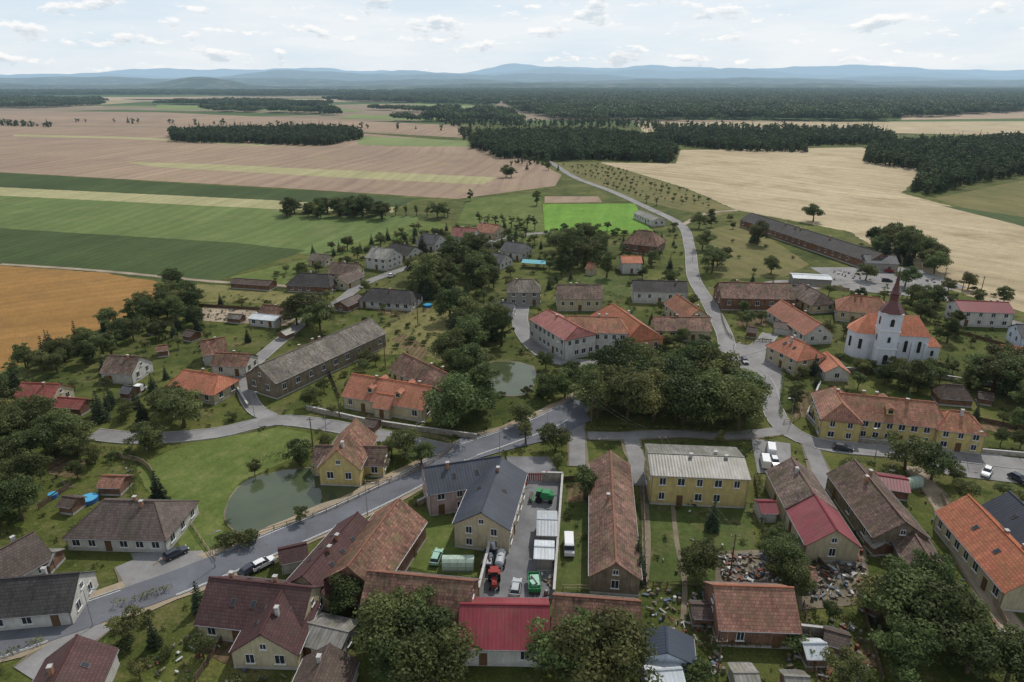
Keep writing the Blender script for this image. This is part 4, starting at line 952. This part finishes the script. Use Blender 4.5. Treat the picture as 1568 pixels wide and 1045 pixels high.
# ------------------------------------------------------------------ poles
MET=plain('galvanised_steel',(.35,.36,.37,1),.4,.1,1,.6)
def lamp(u,v,toward=1):
    x,y=G(u,v); mb=MB(); mb.cyl((0,0,0),(0,0,.9),.13,.11,0,8); mb.cyl((0,0,.9),(0,0,7),.08,.05,0,8); mb.cyl((0,0,7),(1.2*toward,0,7.35),.04,.035,0,6)
    mb.box((1.5*toward,0,7.36),(.75,.26,.13),0); mb.box((1.5*toward,0,7.28),(.5,.2,.04),1); mb.obj('street_lamp',[MET,FRAME],None,(x,y,0),random.uniform(-.4,.4))
for u,v,s in ((143,960,1),(563,790,1),(765,700,1),(838,672,-1),(330,870,1),(1210,650,-1),(1120,560,1),(1340,700,-1),(1480,705,1),(860,560,-1),(980,560,1),(640,690,1),(500,665,-1),(390,640,1),(1090,470,-1),(1060,400,-1),(1195,560,1)): lamp(u,v,s)
def pole(u,v,h=8.5):
    x,y=G(u,v); mb=MB(); mb.cyl((0,0,0),(0,0,h),.16,.11,0,8); mb.box((0,0,h-.5),(1.6,.12,.12),0)
    for k in (-.7,0,.7): mb.cyl((k,0,h-.42),(k,0,h-.2),.05,.04,1,6)
    mb.obj('utility_pole',[WOODD,FRAME],None,(x,y,0)); return (x,y,h-.25)
def wires(a,b):
    mb=MB()
    for k in (-.7,.7):
        pr=None
        for i in range(9):
            t=i/8; p=(a[0]+(b[0]-a[0])*t+k,a[1]+(b[1]-a[1])*t,a[2]+(b[2]-a[2])*t-.9*4*t*(1-t))
            if pr: mb.cyl(pr,p,.018,.018,0,4,False)
            pr=p
    mb.obj('overhead_wire',[DARKF])
for grp in (((1096,1050),(1118,880),(1010,720),(905,655)),((480,690),(520,640),(590,560),(640,500)),((1443,440),(1473,446),(1500,455))):
    ps=[pole(*p) for p in grp]
    for a,b in zip(ps[:-1],ps[1:]): wires(a,b)
# ------------------------------------------------------------------ vehicles
TYRE=plain('tyre_rubber',(.02,.02,.02,1),.8); LAMPR=plain('tail_lamp',(.35,.02,.02,1),.3)
def paint(n,c): return plain('paint_'+n,c,.3,.03)
CARC={'white':paint('white',(.66,.66,.66,1)),'silver':paint('silver',(.38,.40,.41,1)),'dark':paint('dark',(.05,.055,.07,1)),'red':paint('red',(.24,.035,.03,1)),'blue':paint('blue',(.05,.13,.33,1)),'green':paint('green',(.04,.2,.08,1)),'mint':paint('mint',(.28,.46,.36,1)),'grey':paint('grey',(.2,.2,.21,1)),'yellow':paint('yellow',(.45,.34,.05,1))}
def wheels(mb,xs,w,r,mi,t=.22):
    for x in xs:
        for s in (-1,1):
            mb.cyl((x,s*w,r),(x,s*(w-t),r),r,r,mi,14); mb.cyl((x,s*(w+.01),r),(x,s*(w-.02),r),r*.55,r*.55,3,10)
def put(mb,name,mats,u,v,u2,v2):
    a=G(u,v);b=G(u2,v2)
    return mb.obj(name,mats,None,(a[0],a[1],.17),math.atan2(b[1]-a[1],b[0]-a[0]))
def car(u,v,u2,v2,c='white'):
    mb=MB()
    mb.prof([(-2.1,.32),(-2.18,.62),(-2.08,.92),(-1.4,.98),(.85,.98),(1.75,.84),(2.12,.66),(2.15,.32)],-.87,.87,0,[.06,0,.06,.08,.08,.1,.12,.08])
    mb.prof([(-1.95,.95),(-1.62,1.38),(-1.3,1.44),(.05,1.44),(.95,.96)],-.8,.8,1,[.02,.18,.22,.22,.04])
    mb.prof([(-1.6,1.40),(-1.3,1.47),(.02,1.47),(.2,1.40)],-.62,.62,0,[.03,.05,.05,.03])
    for s in (-1,1):
        mb.box((-.45,s*.74,1.2),(.08,.06,.46),0); mb.box((.75,s*.93,.98),(.14,.16,.12),0); mb.box((2.08,s*.6,.7),(.14,.34,.14),4); mb.box((-2.12,s*.66,.78),(.1,.26,.16),5)
    mb.box((-.1,0,.3),(3.6,1.6,.16),2); wheels(mb,(-1.3,1.32),.86,.32,2)
    put(mb,'parked_car',[CARC[c],GLASS,TYRE,MET,FRAME,LAMPR],u,v,u2,v2)
def van(u,v,u2,v2,c='white'):
    mb=MB()
    mb.prof([(-2.5,.35),(-2.52,2.0),(-2.4,2.12),(1.2,2.12),(1.55,1.95),(2.0,1.2),(2.5,.98),(2.55,.35)],-.95,.95,0,[0,.06,.14,.14,.12,.06,.08,.04])
    mb.prof([(1.22,1.22),(1.6,1.93),(2.03,1.2)],-.97,.97,1,[0,.1,.05]); mb.box((1.84,0,1.58),(.08,1.5,.72),1,ry=.53)
    mb.box((0,0,.32),(4.4,1.7,.16),2); wheels(mb,(-1.6,1.6),.95,.36,2)
    put(mb,'delivery_van',[CARC[c],GLASS,TYRE,MET],u,v,u2,v2)
def trailer(u,v,u2,v2,c='red',load='white'):
    mb=MB(); mb.box((0,0,1.0),(4.2,2.0,.15),0)
    for s in (-1,1): mb.box((0,s*.98,1.35),(4.2,.07,.6),0); mb.box((s*2.07,0,1.35),(.07,1.9,.6),0)
    mb.box((0,0,.75),(3.6,.9,.3),2); mb.box((2.8,0,.75),(1.5,.12,.12),2); mb.box((-.3,.1,1.3),(2.6,1.5,.4),4,.05); mb.box((.5,-.2,1.6),(1.1,.9,.35),4,.5); mb.cyl((-1,-.5,1.7),(1,.4,1.75),.15,.15,2,8)
    wheels(mb,(-1.1,1.1),.98,.42,1); put(mb,'farm_trailer',[CARC[c],TYRE,DARKF,MET,CARC[load]],u,v,u2,v2)
def tractor(u,v,u2,v2,c='red'):
    mb=MB(); mb.prof([(.2,.8),(.2,1.7),(1.6,1.6),(1.95,1.4),(1.95,.8)],-.45,.45,0,[0,.08,.08,.05,0]); mb.box((-.6,0,.95),(1.8,.7,.6),2)
    mb.prof([(-1.2,1.2),(-1.1,2.5),(.2,2.5),(.35,1.3)],-.7,.7,4,[0,.1,.1,0]); mb.box((-.45,0,2.57),(1.6,1.4,.12),0)
    mb.cyl((1.0,.35,1.6),(1.0,.35,2.5),.05,.05,2,6)
    for s in (-1,1):
        mb.cyl((-.8,s*1.05,.85),(-.8,s*.6,.85),.85,.85,1,18); mb.cyl((-.8,s*1.07,.85),(-.8,s*.9,.85),.4,.4,3,12)
        mb.cyl((1.5,s*.9,.5),(1.5,s*.55,.5),.5,.5,1,16); mb.box((-.8,s*.8,1.78),(1.3,.45,.08),0)
    put(mb,'tractor',[CARC[c],TYRE,DARKF,CARC['yellow'],GLASS],u,v,u2,v2)
def tanker(u,v,u2,v2):
    mb=MB(); mb.cyl((-1.7,0,1.4),(1.7,0,1.4),.75,.75,0,18); mb.cyl((1.7,0,1.4),(1.95,0,1.4),.75,.45,0,18); mb.cyl((-1.7,0,1.4),(-1.95,0,1.4),.75,.45,0,18)
    mb.box((0,0,.65),(3.6,.8,.2),2); mb.box((2.6,0,.7),(1.6,.12,.12),2); mb.cyl((0,0,2.1),(0,0,2.3),.3,.3,3,12); wheels(mb,(-.8,.4),.95,.45,1)
    put(mb,'tank_trailer',[CARC['silver'],TYRE,DARKF,MET],u,v,u2,v2)
def harvester(u,v,u2,v2,c='green'):
    mb=MB(); mb.prof([(-1.6,.9),(-1.7,1.7),(-1.0,2.3),(.5,2.3),(.8,1.9),(1.0,.9)],-.95,.95,0,[0,.05,.2,.2,.1,0])
    mb.prof([(.8,1.1),(.8,2.4),(1.6,2.4),(1.9,1.2)],-.7,.7,3,[0,.05,.05,0]); mb.box((1.2,0,2.46),(1.1,1.5,.1),0)
    mb.box((2.6,0,.5),(.7,2.8,.4),0); mb.cyl((2.8,-1.35,.7),(2.8,1.35,.7),.3,.3,2,8); mb.cyl((-.8,1.0,2.0),(-2.6,1.3,2.3),.14,.12,0,8)
    wheels(mb,(1.1,),1.2,.7,1,.35); wheels(mb,(-1.3,),1.1,.45,1,.25); mb.box((0,0,.75),(3.0,1.4,.3),2)
    put(mb,'farm_machine',[CARC[c],TYRE,DARKF,GLASS],u,v,u2,v2)
harvester(834,768,815,766); trailer(782,782,794,766,'grey','white'); trailer(775,806,786,795,'grey','red'); van(764,836,782,824); tanker(766,866,770,848)
tractor(757,895,757,915); trailer(818,902,820,932,'green','mint'); trailer(748,866,752,850,'dark','silver'); car(790,905,792,895,'silver'); trailer(790,750,800,748,'red','grey')
car(669,858,673,848,'mint'); van(1180,694,1178,680); van(1171,712,1168,698); car(1186,712,1190,722,'white'); car(1510,727,1502,742); car(1475,687,1488,690,'silver'); van(871,842,872,860,'white')
car(270,852,285,845,'dark'); car(385,876,397,868,'dark'); car(404,868,418,861,'white'); car(1362,418,1375,420,'red'); car(1358,432,1370,433,'dark'); car(874,576,884,579,'blue'); van(212,602,222,596)
car(1205,540,1215,532,'silver'); car(930,554,945,553,'silver'); car(600,424,612,418,'white'); car(720,372,730,369,'white'); car(545,470,552,464,'dark'); car(590,472,602,470,'white'); car(870,355,878,353,'white'); car(1290,690,1305,692,'dark')
car(850,535,856,528,'white'); car(1140,556,1146,566,'dark'); car(430,1005,440,1000,'silver'); car(1560,738,1568,742,'dark'); car(1420,700,1432,702,'red')
def greenhouse(u,v,L=5.5,W=3,rz=0):
    x,y=G(u,v); mb=MB(); n=8; vs=[]
    for s in (-1,1):
        for i in range(n+1):
            a=math.pi*i/n; vs.append((s*L/2,-math.cos(a)*W/2,.4+math.sin(a)*1.8))
    mb.add(vs,[(i,i+1,n+2+i,n+1+i) for i in range(n)]+[tuple(range(n+1)),tuple(range(n+1,2*n+2))[::-1]],0)
    for k in range(5):
        xx=-L/2+L*k/4
        for i in range(n):
            a=math.pi*i/n;b=math.pi*(i+1)/n; mb.cyl((xx,-math.cos(a)*W/2*1.01,.4+math.sin(a)*1.82),(xx,-math.cos(b)*W/2*1.01,.4+math.sin(b)*1.82),.04,.04,1,5)
    mb.box((0,0,.2),(L,W,.4),1); mb.obj('greenhouse',[plain('greenhouse_film',(.33,.42,.34,1),.35,.15),MET],None,(x,y,0),rz)
greenhouse(702,868,5.5,3); greenhouse(1395,745,4,2.4,.3)
def pool(u,v,r,c=(.06,.32,.5,1)):
    x,y=G(u,v); mb=MB(); mb.cyl((0,0,0),(0,0,.9),r,r,1,24); mb.cyl((0,0,.9),(0,0,.95),r*.94,r*.94,0,24); mb.cyl((0,0,.86),(0,0,.93),r*1.05,r*1.05,2,24)
    mb.obj('garden_pool',[plain('pool_water',c,.08,.1),CARC['blue'],CARC['blue']],None,(x,y,0))
pool(137,768,1.7); pool(655,470,1.6); pool(82,762,.9)
cn=MB(); x,y=G(820,410)
cn.add([(-6,-3,2.6),(6,-3,2.6),(6,0,3.6),(-6,0,3.6),(6,3,2.6),(-6,3,2.6)],[(0,1,2,3),(3,2,4,5)],0)
for a in (-5.8,0,5.8):
    for b in (-2.8,2.8): cn.cyl((a,b,0),(a,b,2.7),.07,.07,1,6)
cn.obj('market_canopy',[plain('canopy_turquoise',(.12,.38,.42,1),.5),MET],None,(x,y,0),-.25)
CL=[plain('scrap_%d'%i,c,.85,.3,2) for i,c in enumerate([(.16,.15,.13,1),(.26,.25,.23,1),(.14,.09,.06,1),(.09,.12,.16,1),(.16,.06,.045,1),(.06,.06,.06,1),(.42,.42,.4,1),(.17,.14,.1,1),(.2,.17,.13,1),(.12,.1,.07,1)])]
def scrap(name,px,n,big=1.6):
    g=GP(px); xs=[a for a,_ in g]; ys=[b for _,b in g]; mb=MB(); k=0
    c=(sum(xs)/len(xs),sum(ys)/len(ys))
    while k<n:
        X,Y=random.uniform(min(xs),max(xs)),random.uniform(min(ys),max(ys))
        if not inpoly((X,Y),g): k+=.2; continue
        k+=1
        if infoot(X,Y,-.5) or onroad((X,Y),None,-.2): continue
        X-=c[0];Y-=c[1]; mi=random.randrange(10); t=random.random(); z=random.uniform(.1,.5)
        if t<.5: mb.box((X,Y,z),(random.uniform(.6,big*1.5),random.uniform(.1,.4),random.uniform(.08,.25)),mi,random.uniform(0,3),random.uniform(-.2,.2))
        elif t<.88: mb.box((X,Y,z),(random.uniform(.2,big*.8),random.uniform(.2,big*.5),random.uniform(.15,.7)),mi,random.uniform(0,3),random.uniform(-.15,.15),random.uniform(-.15,.15))
        else: mb.cyl((X,Y,0),(X+random.uniform(-.1,.1),Y,.9),.28,.28,mi,10)
    mb.obj(name,CL,None,(c[0],c[1],0))
scrap('scrap_heap',[(1100,850),(1215,845),(1220,892),(1100,892)],230,1.4); scrap('scrap_heap',[(1240,850),(1320,842),(1328,915),(1240,920)],230,1.4); scrap('garden_clutter',[(985,905),(1088,905),(1080,1000),(1000,950)],80,.9)
scrap('garden_clutter',[(1200,950),(1350,950),(1330,1045),(1200,1045)],150,1.0); scrap('yard_clutter',[(310,472),(465,476),(440,498),(312,490)],80,1.3); scrap('yard_clutter',[(738,880),(772,745),(780,745),(746,885)],50,.9)
scrap('farm_clutter',[(1240,412),(1470,430),(1400,452),(1300,444)],90,1.6); scrap('garden_clutter',[(600,560),(690,600),(680,640),(540,620)],40,.8); scrap('garden_clutter',[(60,660),(260,640),(220,840),(80,760)],60,.8); scrap('garden_clutter',[(450,940),(540,950),(540,1040),(440,1040)],50,.8)
scrap('yard_clutter',[(820,855),(845,855),(845,915),(822,915)],20,.9); scrap('garden_clutter',[(470,400),(640,370),(780,370),(640,470),(540,470)],120,1.1); scrap('garden_clutter',[(1000,770),(1130,775),(1140,880),(1010,880)],16,.7); scrap('garden_clutter',[(1200,690),(1480,720),(1480,900),(1200,860)],110,.9); scrap('garden_clutter',[(330,930),(450,990),(440,1060),(180,1060)],80,.8)
scrap('firewood_stacks',[(1060,905),(1090,905),(1110,1040),(1080,1040)],60,1.2); scrap('garden_clutter',[(1400,860),(1560,960),(1500,1000),(1380,920)],60,.9)
print('OBJS',len(bpy.data.objects),'TREES',len(TREES))
